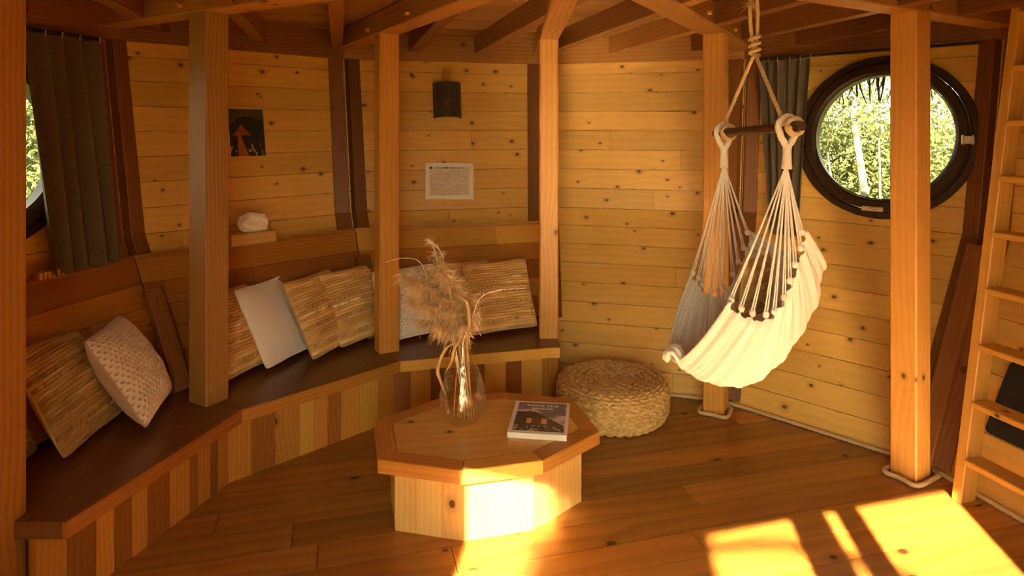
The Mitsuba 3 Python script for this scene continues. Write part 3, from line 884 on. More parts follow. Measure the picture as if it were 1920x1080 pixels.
scene[pf] = ply(grid_mesh(V.transpose(1, 0, 2), True), WICKER, True)

# ---- cushions
JUTE_COL = {}


def jute_fn(dark, seed):
    def fn(p, n, uv):
        # yarn rows along x (uv in metres)
        row = dr.floor(uv.y / 0.017)
        tone = cell_rand(row, seed, 3.0)
        streak = fbm(uv.x * 7.0 + row * 3.7, row * 1.3, seed, 3)
        stitch = dr.select(tone > 0.93, smoothstep(0.55, 0.75, noise(uv.x * 160.0, row, 1.0)), 0.0)
        fine = noise(uv.x * 420.0, uv.y * 900.0, seed)
        c = mix((0.72 * dark, 0.48 * dark, 0.19 * dark), (0.42 * dark, 0.24 * dark, 0.08 * dark), dr.clip(1.5 * (streak - 0.5) + 0.5 * tone + 0.22 + 0.25 * (fine - 0.5), 0, 1))
        light = smoothstep(0.62, 0.78, fbm(uv.x * 5.0 + row * 9.1, row * 2.3, seed + 4.0, 2))
        c = mix(c, (0.86 * dark, 0.66 * dark, 0.38 * dark), light * 0.8)
        return mix(c, (0.16, 0.08, 0.03), stitch * 0.5)
    return fn


JUTE = mat('jute', princ(jute_fn(1.18, 1.0), 0.85, 0.15))
JUTE_B = mat('jute_brown', princ(jute_fn(0.72, 5.0), 0.85, 0.15))
CANVAS = mat('canvas', princ((0.50, 0.34, 0.17), 0.85, 0.15))
LINEN = mat('linen', princ(lambda p, n, uv: mix((0.90, 0.865, 0.80), (0.84, 0.80, 0.73), noise(uv.x * 500, uv.y * 500, 1.0)), 0.85, 0.15))


def knit_fn(yarn, hole_shade, q):
    # open knit: holes between the yarns painted darker, shade put into the colour
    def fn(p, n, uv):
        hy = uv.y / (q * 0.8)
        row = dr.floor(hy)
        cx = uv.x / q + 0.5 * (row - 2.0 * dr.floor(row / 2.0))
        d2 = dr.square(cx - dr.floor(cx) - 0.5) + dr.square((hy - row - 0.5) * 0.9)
        return mix(yarn, hole_shade, dr.exp(-d2 / 0.05))
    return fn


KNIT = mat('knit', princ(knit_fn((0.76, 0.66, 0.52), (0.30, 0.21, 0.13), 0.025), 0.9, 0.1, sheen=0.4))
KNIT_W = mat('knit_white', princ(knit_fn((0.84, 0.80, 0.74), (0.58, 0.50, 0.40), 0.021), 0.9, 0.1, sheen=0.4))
SUEDE = mat('suede', princ((0.50, 0.38, 0.26), 0.85, 0.15, sheen=0.4))
KNIT_G = mat('knit_grey', princ((0.30, 0.26, 0.21), 0.9, 0.1, sheen=0.3))


def pillow(name, label, BL, Rv, Uv, thick, front, back, style, seed, face=1, label_front=None, res=(150, 170)):
    """A cushion with corner BL, side vectors Rv (right) and Uv (up); the front bulges towards face * cross(Rv, Uv)."""
    k = thing(name, label, 'cushion')
    BL, Rv, Uv = (np.asarray(q, float) for q in (BL, Rv, Uv))
    nn = np.cross(Rv, Uv); nn /= np.linalg.norm(nn); nn *= face
    w, h = np.linalg.norm(Rv), np.linalg.norm(Uv)
    for side, (m, res_) in enumerate(((front, res), (back, (40, 40)))):
        a = np.linspace(-1, 1, res_[0]); b = np.linspace(-1, 1, res_[1])
        A, Bq = np.meshgrid(a, b, indexing='ij')
        bulge = (np.clip(1 - np.abs(A) ** 2.6, 0, 1) * np.clip(1 - np.abs(Bq) ** 2.6, 0, 1)) ** 0.55
        # sides pull in between the corners
        x = A * (1 - 0.05 * (1 - Bq ** 2) * np.abs(A) ** 3)
        y = Bq * (1 - 0.05 * (1 - A ** 2) * np.abs(Bq) ** 3)
        # rounded corners
        rc = 0.045 * (np.abs(A) * np.abs(Bq)) ** 6
        x, y = x * (1 - rc), y * (1 - rc)
        base = BL + (x[..., None] + 1) / 2 * Rv + (y[..., None] + 1) / 2 * Uv
        crumple = (meshkit.fbm(np.stack([A * 1.5, Bq * 1.5, np.full_like(A, seed + side)], -1), 3, seed) - 0.5)
        disp = thick / 2 * bulge * (1 + 0.35 * crumple) + 0.010 * crumple * bulge
        xm, ym = (A + 1) / 2 * w, (Bq + 1) / 2 * h
        if side == 0:
            edge = np.clip((1 - np.maximum(np.abs(A), np.abs(Bq))) / 0.05, 0, 1)
            if style == 'jute':
                rowp = ym / 0.017 + 0.12 * np.sin(xm * 18 + seed) + 0.3 * meshkit.noise(np.stack([xm * 30, ym * 20, A * 0], -1), seed)
                disp = disp + edge * 0.0055 * (np.abs(np.cos(np.pi * rowp)) + 0.7 * meshkit.noise(np.stack([xm * 130, np.floor(ym / 0.017), A * 0], -1), seed + 1))
            elif style == 'knit':
                q = 0.025 if seed != 8 else 0.021
                hx, hy = xm / q, ym / (q * 0.8)
                cellx = hx + 0.5 * (np.floor(hy) % 2)
                d2 = (cellx - np.floor(cellx) - 0.5) ** 2 + ((hy - np.floor(hy) - 0.5) * 0.9) ** 2
                disp = disp - edge * 0.016 * np.exp(-d2 / 0.065) + edge * 0.006
            elif style == 'linen':
                disp = disp + edge * 0.004 * meshkit.fbm(np.stack([xm * 14, ym * 5, A * 0 + 2], -1), 3, seed)
                fx = A + 0.10 * Bq - 0.42
                disp = disp - edge * 0.011 / (1 + np.exp(-fx / 0.012)) - edge * 0.006 / (1 + np.exp(-(fx - 0.16) / 0.012))
        s = 1 if side == 0 else -1
        V = base + nn * (s * disp)[..., None]
        g = grid_mesh(V)
        if (s * face) < 0: g = trimesh.Trimesh(g.vertices, g.faces[:, ::-1], process=False)
        uv = np.stack([xm.ravel(), ym.ravel()], 1)
        part(('front', 'back')[side], k, g, m, True, label=(label_front if side == 0 else None), uv=uv)
    # seam cord around the edge
    e = np.linspace(-1, 1, 30)
    loop = np.vstack([np.c_[e, -np.ones(30)], np.c_[np.ones(30), e], np.c_[-e, np.ones(30)], np.c_[-np.ones(30), -e]])
    A, Bq = loop[:, 0], loop[:, 1]
    x = A * (1 - 0.05 * (1 - Bq ** 2) * np.abs(A) ** 3); y = Bq * (1 - 0.05 * (1 - A ** 2) * np.abs(Bq) ** 3)
    rc = 0.045 * (np.abs(A) * np.abs(Bq)) ** 6
    P = BL + ((x * (1 - rc))[:, None] + 1) / 2 * Rv + ((y * (1 - rc))[:, None] + 1) / 2 * Uv
    part('seam', k, tube(P, 0.0045, 6), back, True)
    return k


PZ = SEAT_Z + 0.022
pillow('cushion', 'brown jute cushion on the dark left bench, behind the cream knitted cushion', (-1.655, 2.40, PZ), (-0.03, 0.42, 0), (-0.285, 0.09, 0.36), 0.12, JUTE_B, CANVAS, 'jute', 1)
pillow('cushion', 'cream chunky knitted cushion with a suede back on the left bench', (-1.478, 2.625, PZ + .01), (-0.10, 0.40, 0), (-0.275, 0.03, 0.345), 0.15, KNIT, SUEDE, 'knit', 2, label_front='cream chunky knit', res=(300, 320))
pillow('cushion', 'grey knitted cushion half hidden behind the leftmost post', (-1.775, 2.13, PZ), (-0.03, 0.35, 0), (-0.25, 0.04, 0.34), 0.11, KNIT_G, KNIT_G, 'knit', 3)
pillow('cushion', 'jute cushion partly behind the weathered post, under the white cushion', (-1.39, 3.115, PZ), np.array([.34, .94, 0]) * .40, (-.215, .10, .375), 0.11, JUTE, CANVAS, 'jute', 4)
pillow('cushion', 'plain white linen cushion on the bench between jute cushions', (-1.245, 3.295, PZ), np.array([.34, .94, 0]) * .40, (-.212, .10, .38), 0.075, LINEN, LINEN, 'linen', 5)
pillow('cushion', 'striped jute cushion overlapping the white linen cushion', (-1.050, 3.425, PZ), np.array([.36, .93, 0]) * .42, (-.200, .10, .385), 0.10, JUTE, CANVAS, 'jute', 6)
pillow('cushion', 'striped jute cushion against the post by the wall lamp', (-.955, 3.615, PZ), np.array([.55, .835, 0]) * .42, (-.165, .12, .385), 0.10, JUTE, CANVAS, 'jute', 7)
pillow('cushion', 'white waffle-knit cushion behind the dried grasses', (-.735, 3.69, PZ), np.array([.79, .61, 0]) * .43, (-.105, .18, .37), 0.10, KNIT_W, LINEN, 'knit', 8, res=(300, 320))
pillow('cushion', 'jute cushion mostly hidden between the white knit cushion and the wide one', (-.47, 3.955, PZ), np.array([.95, .31, 0]) * .40, (-.07, .19, .365), 0.07, JUTE, CANVAS, 'jute', 9)
pillow('cushion', 'wide pale jute cushion leaning at the right end of the bench', (-.240, 3.835, PZ), np.array([.905, .425, 0]) * .445, (-.075, .20, .385), 0.11, JUTE, CANVAS, 'jute', 10)

# ---- hanging hammock chair
HM = thing('hammock_chair', 'cream cotton hanging hammock chair with corded sides and a dark spreader bar', 'hammock')
DN, DC, DF = 2.20, 2.47, 2.76
Npx = [(1371, 562), (1390, 578), (1411, 587), (1436, 590), (1452, 584), (1470, 557), (1481, 526), (1491, 496), (1501, 465), (1503, 435)]
Fpx = [(1299, 513), (1310, 521), (1317, 535), (1333, 545), (1347, 546), (1357, 537), (1374, 515), (1384, 491), (1394, 465), (1401, 436)]
Cpx = [(1262, 672), (1284, 694), (1308, 708), (1342, 717), (1380, 719), (1416, 708), (1455, 674), (1492, 620), (1522, 560), (1530, 500)]
NK = np.array([at(x, y, DN) for x, y in Npx]); FK = np.array([at(x, y, DF) for x, y in Fpx]); CK = np.array([at(x, y, DC) for x, y in Cpx])
NU, NV = 220, 90
uu = np.linspace(0, 9, NU)


def along(K):
    c = catmull(K, 20); s = np.linspace(0, 9, len(c))
    return np.stack([np.interp(uu, s, c[:, k]) for k in range(3)], 1)


Nc, Fc, Cc = along(NK), along(FK), along(CK)
vv = np.linspace(-1, 1, NV)
P = np.zeros((NU, NV, 3))
scallop = np.abs(np.sin(np.pi * uu)) ** 0.8
for j, v in enumerate(vv):
    E = Fc if v < 0 else Nc
    a_ = abs(v)
    w_ = a_ ** 1.75; wd = a_ ** 0.85
    pull = np.clip((a_ - 0.72) / 0.28, 0, 1) ** 1.5 * 0.09 * scallop
    q = Cc + (E - Cc) * (w_ - pull)[:, None]
    q[:, 1] = Cc[:, 1] + (E[:, 1] - Cc[:, 1]) * (wd - pull * 0.4)
    P[:, j] = q
gu, gv = np.gradient(P, axis=0), np.gradient(P, axis=1)
nm = np.cross(gu, gv); nm /= np.linalg.norm(nm, axis=2, keepdims=True) + 1e-12
U2, V2 = np.meshgrid(uu, vv, indexing='ij')
rip = (0.0085 * np.abs(V2) ** 1.5 + 0.002) * np.cos(2 * np.pi * U2 + 0.6 * np.sin(V2 * 3)) + (0.0035) * np.sin(2 * np.pi * U2 * 2.7 + 2.0 * np.sin(V2 * 2.1 + U2)) * (0.25 + np.abs(V2))
rip += 0.010 * (meshkit.fbm(np.stack([U2 * 0.9, V2 * 1.6, U2 * 0], -1), 3, 4) - 0.5)
P = P + nm * rip[..., None]
shell = np.concatenate([P + nm * 0.0015, (P - nm * 0.0015)[:, ::-1]], 1)
shell = np.concatenate([shell, shell[:, :1]], 1)
sc = part('seat_cloth', HM, grid_mesh(shell), COTTON, True, label='cream cotton seat cloth')
hem = P[-1]
part('hem', sc, tube(hem, 0.010, 8), COTTON, True)
front_hem = P[0]
part('hem', sc, tube(front_hem, 0.007, 8), COTTON, True)
bar_f, bar_n = at(1342, 250, 2.78), at(1504, 236, 2.17)
BARW = mat('bar_wood', princ(wood_fn((0.10, 0.045, 0.02), (0.055, 0.022, 0.01), 0.0, 0.1, 60, 2.0), 0.35, 0.5))
bt = bez(bar_f, (bar_f + bar_n) / 2, bar_n, n=12)
part('spreader_bar', HM, tube(bt, 0.0165, 20), BARW, 40, label='dark wooden spreader bar')
bd = (bar_n - bar_f) / np.linalg.norm(bar_n - bar_f)
for (rx, ry, rd), K in ((((1476, 238), None, 2.245), NK), (((1357, 249), None, 2.735), FK)):
    c = at(rx[0], rx[1], rd)
    side = np.cross(bd, UP); side /= np.linalg.norm(side)
    gat = c - UP * 0.072
    loop = catmull([gat, c + side * 0.026 - UP * 0.026, c + side * 0.031 + UP * 0.012, c + UP * 0.036 + bd * .004, c - side * 0.031 + UP * 0.012 + bd * .008, c - side * 0.026 - UP * 0.026 + bd * .006, gat + bd * .004], 8)
    part('loop', HM, twisted(loop, 0.0125, 0.004, 0.03), ROPE if K is NK and False else COTTON, True)
    loop2 = [c + bd * 0.03 + (side * math.cos(q) + UP * math.sin(q)) * 0.027 + bd * 0.012 * q / 6 for q in np.linspace(0, 4 * np.pi, 50)]
    part('rope_wrap', HM, twisted(loop2, 0.009, 0.004, 0.03), ROPE, True)
    # gathered cords under the loop, then the fan of cords
    part('binding', HM, tube(bez(gat + UP * 0.02, gat - UP * 0.015, gat - UP * 0.055 + (K.mean(0) - gat) * 0.04, n=8), [0.011, 0.013, 0.015, 0.014, 0.015, 0.016, 0.017, 0.018], 10), COTTON, True)
    for i, e in enumerate(K):
        for dlt in (-0.0045, 0.0045):
            st = gat - UP * 0.03 + side * (i - 4.5) * 0.0022
            mid = (st + e) / 2 - UP * 0.004
            en = e + np.array([dlt, 0, 0.006])
            part('cord', HM, tube(bez(st, mid, en, n=8), 0.0027, 6), COTTON, True)
        kn = trimesh.creation.icosphere(subdivisions=2, radius=1.0)
        kv = kn.vertices * [0.011, 0.011, 0.013] * (1 + 0.25 * (meshkit.noise(kn.vertices * 2.5 + i, 3) - 0.5))[:, None] + e
        part('knot', HM, trimesh.Trimesh(kv, kn.faces, process=False), COTTON, True)
# crossed front tie
c = at(1266, 668, 2.44)
for q in range(3):
    l = [c + np.array([0.030 * math.cos(t + q), 0.05 * math.sin(t), 0.028 * math.sin(2 * t + q) + 0.004 * q]) for t in np.linspace(0, 2 * np.pi, 30)]
    part('tie', HM, tube(l, 0.0085, 8), COTTON, True)
# suspension: two ropes to a knot, then up and round the beam
apex = (bar_f + bar_n) / 2; apex = np.array([0.922, 2.470, 1.885])
for e in (at(1357, 235, 2.74), at(1466, 222, 2.25)):
    part('suspension_rope', HM, twisted(bez(apex, (apex + e) / 2, e, n=10), 0.0075, 0.004, 0.025), ROPE, True)
top = np.array([0.915, 2.465, 2.118])
for dx in (-0.011, 0.011):
    part('suspension_rope', HM, twisted(bez(apex, (apex + top) / 2 + [dx * 2, 0, 0], top + [dx, 0, 0], n=10), 0.0075, 0.004, 0.025), ROPE, True)
part('knot', HM, twisted([apex + np.array([0.017 * math.cos(t), 0.017 * math.sin(t), -0.01 + 0.075 * t / 19]) for t in np.linspace(0, 19, 120)], 0.0075, 0.004, 0.025), ROPE, True)
bdir = rad(30)
bt_ = tan(30)
for i in range(3):
    cc = np.array([top[0], top[1], 0]) + bdir * (0.018 * (i - 1))
    cc = pol((cc - [CX, CY, 0]) @ bdir, 30)
    h_ = 0.076
    l = [cc + bt_ * s_ * h_ + UP * z_ for s_, z_ in ((0, 2.112), (-1, 2.112), (-1, 2.24), )] 
    part('rope_wrap', HM, twisted([cc + bt_ * 0.074 + UP * 2.245, cc + bt_ * 0.074 + UP * 2.114, cc + UP * 2.112, cc - bt_ * 0.074 + UP * 2.114, cc - bt_ * 0.074 + UP * 2.245], 0.0085, 0.005, 0.03), ROPE, True)
tl = at(1404, 12, 2.44)
part('rope_end', HM, strands(np.array([tl, tl + [0.012, 0, 0.01]]), 90, 0.02, 0.05, 1.4, 0.5, 0.0012, 5), ROPE, label='frayed rope end')

pillow('cushion', 'brown woven cushion lying inside the hammock chair behind its cords', at(1382, 604, 2.36), (0.17, 0.20, -0.02), (0.035, 0.03, 0.22), 0.07, JUTE_B, JUTE_B, 'jute', 21, res=(90, 90))

# ---- curtains with their rods
FABRIC = mat('curtain_fabric', princ(lambda p, n, uv: mix((0.17, 0.13, 0.085), (0.10, 0.078, 0.05), noise(p.x * 240, p.y * 240, p.z * 240)), 0.95, 0.1, sheen=0.3))


def curtain(label, a, top_px, bot_px, ztop, zbot, folds, seed):
    k = thing('curtain', label, 'curtain')
    nu, nv = 160, 50
    zs = np.linspace(ztop, zbot, nv)
    P = np.zeros((nu, nv, 3))
    g = np.random.default_rng(seed)
    ph = np.cumsum(g.uniform(0.7, 1.3, nu)); ph = ph / ph[-1] * folds * 2 * np.pi
    for j, z in enumerate(zs):
        f = (ztop - z) / (ztop - zbot)
        p0 = on_wall(top_px[0] + (bot_px[0] - top_px[0]) * f, a, z, 0.085)
        p1 = on_wall(top_px[1] + (bot_px[1] - top_px[1]) * f, a, z, 0.085)
        u = np.linspace(0, 1, nu)
        amp = 0.026 + 0.012 * f
        dep = amp * np.cos(ph) + 0.012 * np.sin(ph * 0.37 + 2 * f + seed)
        P[:, j] = p0 + (p1 - p0) * u[:, None] - rad(a) * dep[:, None]
    gu, gv = np.gradient(P, axis=0), np.gradient(P, axis=1)
    nm = np.cross(gu, gv); nm /= np.linalg.norm(nm, axis=2, keepdims=True)
    sh = np.concatenate([P + nm * 0.001, (P - nm * 0.001)[:, ::-1]], 1)
    sh = np.concatenate([sh, sh[:, :1]], 1)
    ck = part('cloth', k, grid_mesh(sh), FABRIC, True)
    for i in range(int(folds) + 1):
        ii = min(nu - 1, int(i / folds * (nu - 1)))
        c = P[ii, 0]
        part('hook', ck, tube([c + [0, 0, -0.015], c + [0, 0, 0.012], c + [0.004, 0, 0.022]], 0.003, 8), METAL, True, label='small silver hook')
    return k


curtain('grey brown curtain gathered left of the right round window', 45, (1424, 1524), (1446, 1497), 2.035, 0.95, 5.0, 3)
curtain('dark grey curtain hanging beside the left round window', 165, (36, 176), (92, 214), 2.035, 0.955, 4.0, 5)
for a, p0, p1, lb in ((45, 1418, 1838, 'black curtain rod above the right round window'), (165, -120, 186, 'black curtain rod above the left round window')):
    k = thing('curtain_rod', lb, 'curtain rod')
    scene[k] = ply(tube([on_wall(p0, a, 2.052, 0.085), on_wall(p1, a, 2.052, 0.085)], 0.009, 10), BLACK, True)

# ---- wall lamp
oL, tL, sL, nL, *_ = face_frame(105, 1.04, 2.26)
lc = on_wall(838, 105, 1.79)
yl, xl = (lc - oL) @ sL, (lc - oL) @ tL
LF = lambda m: frame_mesh(m, oL + tL * xl + sL * yl, tL, sL, -nL)
lp = thing('wall_lamp', 'wall lamp with a dark half-round slatted shade on the back wall', 'lamp')
LAMPD = mat('lamp_dark', princ((0.085, 0.046, 0.024), 0.6, 0.35))
bkt = rbox(0.055, 0.20, 0.03, 0.004); bkt.apply_translation([0, 0.125, 0.001]); part('bracket', lp, LF(bkt), FIR, axis=sL, label='wooden wall bracket')
hw_, hh_ = 0.095, 0.125
arc = np.array([[hw_ * math.cos(q), 0, 0.004 + 0.075 * math.sin(q)] for q in np.linspace(0, np.pi, 30)])
ln = grid_mesh(np.stack([arc * [0.93, 1, 0.93] + [0, -hh_, 0], arc * [0.93, 1, 0.93] + [0, hh_, 0]], 1))
shd = part('shade', lp, LF(ln), LAMPD, True, label='dark half-round shade')
for q in np.linspace(0.0, np.pi, 20):
    c = np.array([hw_ * math.cos(q), 0, 0.004 + 0.075 * math.sin(q)])
    part('slat', shd, LF(tube([c + [0, -hh_, 0], c + [0, hh_, 0]], 0.0042, 6)), LAMPD, 40)
arc = np.array([[hw_ * math.cos(q), 0, 0.004 + 0.075 * math.sin(q)] for q in np.linspace(0, np.pi, 30)])
for y in (-hh_ + 0.006, 0.0, hh_ - 0.006):
    part('hoop', shd, LF(tube(arc * [1.03, 1, 1.03] + [0, y, 0], 0.004, 6)), LAMPD, True)


# ---- framed sheet
shc = on_wall(842.5, 105, 1.232 + 0.0)
k = thing('notice_sheet', 'white framed sheet of small printed text under the wall lamp', 'notice')


def sheet_print(p, n, uv):
    x, y = uv.x, uv.y
    line = y * 22.0
    li = dr.floor(line); lf = line - li
    on = (lf > 0.30) & (lf < 0.72) & (y < 0.86) & (y > 0.04) & (x > 0.05) & (x < 0.95 - 0.45 * cell_rand(li, 2.0, 1.0) * dr.select(cell_rand(li, 4.0, 1.0) > 0.6, 1.0, 0.0))
    word = noise(x * 70.0, li * 3.0, 1.0) > 0.40
    c = dr.select(on & word, mi.Color3f(0.42, 0.36, 0.28), mi.Color3f(0.70, 0.63, 0.53))
    head = (y > 0.905) & (y < 0.95) & (x > 0.20) & (x < 0.86) & (noise(x * 60.0, 0.0, 4.0) > 0.35)
    c = dr.select(head, mi.Color3f(0.16, 0.12, 0.09), c)
    mark = (y > 0.885) & (y < 0.965) & (x > 0.035) & (x < 0.085)
    return dr.select(mark, mi.Color3f(0.07, 0.05, 0.04), c)


SHEET = mat('sheet_print', princ(sheet_print, 0.6, 0.3))
ys, xs = (shc - oL) @ sL, (shc - oL) @ tL
rot = math.radians(1.5)
tx_, ty_ = tL * math.cos(rot) + sL * math.sin(rot), sL * math.cos(rot) - tL * math.sin(rot)
# the wall tangent runs to the left in the picture, so the sheet's reading direction is reversed
SF = lambda m, dz=0.0: frame_mesh(m, oL + tL * xs + sL * ys - nL * (0.002 + dz), -tx_, ty_, -nL)
SW, SH = 0.335, 0.252
fr = Polygon([(-SW / 2, -SH / 2), (SW / 2, -SH / 2), (SW / 2, SH / 2), (-SW / 2, SH / 2)]).difference(sbox(-SW / 2 + .028, -SH / 2 + .028, SW / 2 - .028, SH / 2 - .028))
part('frame', k, SF(ext(fr, 0.014)), WHITE, label='white frame')
qd = trimesh.Trimesh([[-SW / 2 + .02, -SH / 2 + .02, .006], [SW / 2 - .02, -SH / 2 + .02, .006], [SW / 2 - .02, SH / 2 - .02, .006], [-SW / 2 + .02, SH / 2 - .02, .006]], [[0, 1, 2], [0, 2, 3]], process=False)
part('sheet', k, SF(qd), SHEET, False, label='sheet with grey lines of small text', uv=np.array([[0, 0], [1, 0], [1, 1], [0, 1.0]]))

# ---- small picture
oP, tP, sP, nP, *_ = face_frame(135, 1.04, 2.26)
pc = on_wall(461.5, 135, 1.571)
yp, xp = (pc - oP) @ sP, (pc - oP) @ tP
PF = lambda m: frame_mesh(m, oP + tP * xp + sP * yp - nP * 0.002, -tP, sP, -nP)
k = thing('picture', 'small framed dark landscape picture right of the weathered post', 'picture')


def picture_print(p, n, uv):
    x, y = uv.x, uv.y
    c = mix((0.10, 0.075, 0.03), (0.05, 0.06, 0.025), noise(x * 5.0, y * 4.0, 1.0))
    hill = 0.80 - 0.5 * dr.square(x - 0.55) + 0.05 * fbm(x * 9.0, 0.0, 2.0, 3)
    c = dr.select(y < hill, mix((0.014, 0.02, 0.014), (0.03, 0.034, 0.022), fbm(x * 14.0, y * 18.0, 5.0, 3)), c)
    gable = (y < 0.67 - dr.abs(x - 0.36) * 0.9) & (y > 0.44) & (x < 0.62)
    c = dr.select(gable, mix((0.30, 0.10, 0.04), (0.17, 0.055, 0.03), noise(x * 12.0, y * 30.0, 3.0)), c)
    path = (y < 0.50) & (x > 0.24) & (x < 0.30 + (0.50 - y) * 0.48)
    c = dr.select(path, mi.Color3f(0.36, 0.13, 0.04), c)
    fl = (y < 0.27) & ((x > 0.52) | (x < 0.2)) & (noise(x * 22.0, y * 16.0, 9.0) > 0.66)
    return dr.select(fl, mi.Color3f(0.36, 0.24, 0.13), c)


PICT = mat('picture_print', princ(picture_print, 0.4, 0.4))
QW, QH = 0.235, 0.31
fr = sbox(-QW / 2, -QH / 2, QW / 2, QH / 2).difference(sbox(-QW / 2 + .012, -QH / 2 + .012, QW / 2 - .012, QH / 2 - .012))
part('frame', k, PF(ext(fr, 0.016)), TABLEPINE, label='thin pale wooden frame', axis=sP)
a_, b_ = QW / 2 - .010, QH / 2 - .010
qd = trimesh.Trimesh([[-a_, -b_, .007], [a_, -b_, .007], [a_, b_, .007], [-a_, b_, .007]], [[0, 1, 2], [0, 2, 3]], process=False)
part('print', k, PF(qd), PICT, False, label='dark landscape print', uv=np.array([[0, 0], [1, 0], [1, 1], [0, 1.0]]))

# ---- tissue box on the ledge
k = thing('tissue_box', 'pale wooden tissue box with a white tissue, on the ledge under the small picture', 'tissue box')
tc = on_wall(470, 135, BACK_TOP + 0.0125, 0.065)
TF = lambda m: frame_mesh(m, tc, -tan(135), -rad(135), UP)
part('box', k, TF(rbox(0.26, 0.105, 0.066, 0.004)), TABLEPINE, axis=tan(135))
tm = trimesh.creation.icosphere(subdivisions=4, radius=1.0)
tv = tm.vertices.copy()
rid = np.abs(meshkit.fbm(tv * 1.6 + 4.0, 3, 12) - 0.5) * 2.2
tv = tv * (0.82 + 0.55 * rid)[:, None] * [0.092, 0.036, 0.062] + [0.0, 0.0, 0.115]
tv[:, 0] += -0.10 * (tv[:, 2] - 0.115) + 0.015
tv[:, 2] = np.maximum(tv[:, 2], 0.067)
tm = trimesh.Trimesh(tv, tm.faces, process=False)
part('tissue', k, TF(tm), PAPER, 25, label='crumpled white tissue')

# ---- little striped box on the left ledge
k = thing('striped_box', 'thin pale yellow striped box lying on the left ledge under the curtain', 'box')
bc = on_wall(91, 165, BACK_TOP + 0.0125, 0.05)
XF = lambda m: frame_mesh(m, bc, -tan(165), -rad(165), UP)
part('case', k, XF(rbox(0.135, 0.045, 0.030, 0.003)), LARCH_R, axis=tan(165))
for i in range(6):
    st = rbox(0.013, 0.0465, 0.031, 0.001); st.apply_translation([-0.052 + 0.0205 * i, 0, 0])
    part('stripe', k, XF(st), TABLEPINE)

# ---- ladder
ld = thing('ladder', 'tall pale wooden ladder with flat treads leaning at the right edge', 'ladder')
lt = np.array([math.sin(math.radians(15)), -math.cos(math.radians(15)), 0])   # along the treads, to the right
ln_ = rad(15)
lean = ln_ * 0.158 + UP; lean /= np.linalg.norm(lean)
LADW = mat('ladder_wood', princ(wood_fn((0.74, 0.40, 0.08), (0.58, 0.27, 0.05), 0.25, 0.08, 30, 2.0), 0.42, 0.45))
foot = np.array([1.945, 2.800, 0.0])
for q in (0.0, 0.50):
    f0 = foot + lt * q
    me, ax = bar(f0 - lean * 0.01, f0 + lean * 2.26, 0.046, 0.085, lt, 0.004)
    me.vertices[:, 2] = np.maximum(me.vertices[:, 2], 0.001)
    part('rail', ld, me, LADW, axis=ax)
for i in range(9):
    z = 0.178 + 0.2405 * i
    c = foot + lean * (z / lean[2]) + lt * 0.25
    tr = rbox(0.452, 0.098, 0.026, 0.004)
    part('tread', ld, frame_mesh(tr, c - UP * 0.013 - ln_ * 0.008, lt, ln_, UP), LADW, axis=lt)

# ---- black panel on the low wall behind the ladder
o15, t15, s15, n15, *_ = face_frame(15, 0.0, 1.04)
k = thing('black_panel', 'flat black panel with rounded corners on the low wall behind the ladder', 'panel')
pw = Polygon([(-0.30, -0.17), (0.30, -0.17), (0.30, 0.17), (-0.30, 0.17)]).buffer(-0.025).buffer(0.025)
PNL = on_wall(1849, 15, 0.345)
xq, yq = 0.328, 0.255
part('plate', k, frame_mesh(ext(pw, 0.018), o15 + t15 * (xq - 0.30) + s15 * (yq + 0.18) - n15 * 0.026, t15, s15, n15), BLACK)
for q in (-0.22, 0.22):
    sp = rbox(0.04, 0.04, 0.007, 0.001)
    part('spacer', k, frame_mesh(sp, o15 + t15 * (xq - 0.30 + q) + s15 * (yq + 0.18) - n15 * 0.0075, t15, s15, n15), METAL)

# ---- rope laid along the foot of the walls
k = thing('skirting_rope', 'thin twisted rope lying along the foot of the wall and round the posts', 'rope')
AP = 1.93
zr = 0.0125
pt = lambda a, off, ap=AP: np.array([CX, CY, zr]) + rad(a) * ap + tan(a) * off
hwid = AP * math.tan(math.radians(15))
path = [pt(75, hwid - 0.06), pt(75, -hwid + 0.10)]


def around(a, w, r0, r1):
    c = lambda rho, s: pol(rho, a, zr) + tan(a) * s
    return [c(r1, w), c(r0, w * 0.97), c(r0 - 0.004, 0), c(r0, -w * 0.97), c(r1, -w)]


path += around(60, 0.076, 1.783, 1.90) + [pt(45, hwid - 0.10), pt(45, -hwid + 0.11)] + around(30, 0.078, 1.783, 1.95) + [pt(15, hwid - 0.09), pt(15, -hwid + 0.06)]
path = np.array(path)
scene[k] = ply(twisted(catmull(path, 6), 0.0115, 0.004, 0.028, 3, 12), ROPE, True)

# ------------------------------------------------------------------ outside: ground, thatched eave, trees
gnd = trimesh.creation.cylinder(radius=90, height=0.5, sections=64); gnd.apply_translation([0, 0, -3.45])
GRASS = mat('grass', princ(lambda p, n, uv: mix((0.06, 0.09, 0.025), (0.11, 0.12, 0.04), fbm(p.x, p.y, 0.0, 3)), 0.9, 0.1))
scene['ground'] = ply(gnd, GRASS)
lab('ground', 'green ground below the treehouse', kind='structure')
roof = thing('thatched_roof', 'overhanging roof edge with dark thatch strands hanging outside the round window', 'roof')
THATCH = mat('thatch', princ((0.045, 0.035, 0.025), 0.9, 0.1))
sk = []
for a in (15, 45, 75, 105, 135, 165, 195, 345):
    h = math.tan(math.radians(15))
    q = [(2.72, 2.40), (3.22, 2.02), (3.24, 2.05), (2.74, 2.47)]
    pts = [np.array([CX, CY, z]) + rad(a) * r + tan(a) * (s_ * r * h * 1.01) for s_ in (-1, 1) for r, z in q]
    sk.append(trimesh.convex.convex_hull(np.array(pts)))
part('eave', roof, cat(sk), THATCH)
g = np.random.default_rng(31)
fr_ = []
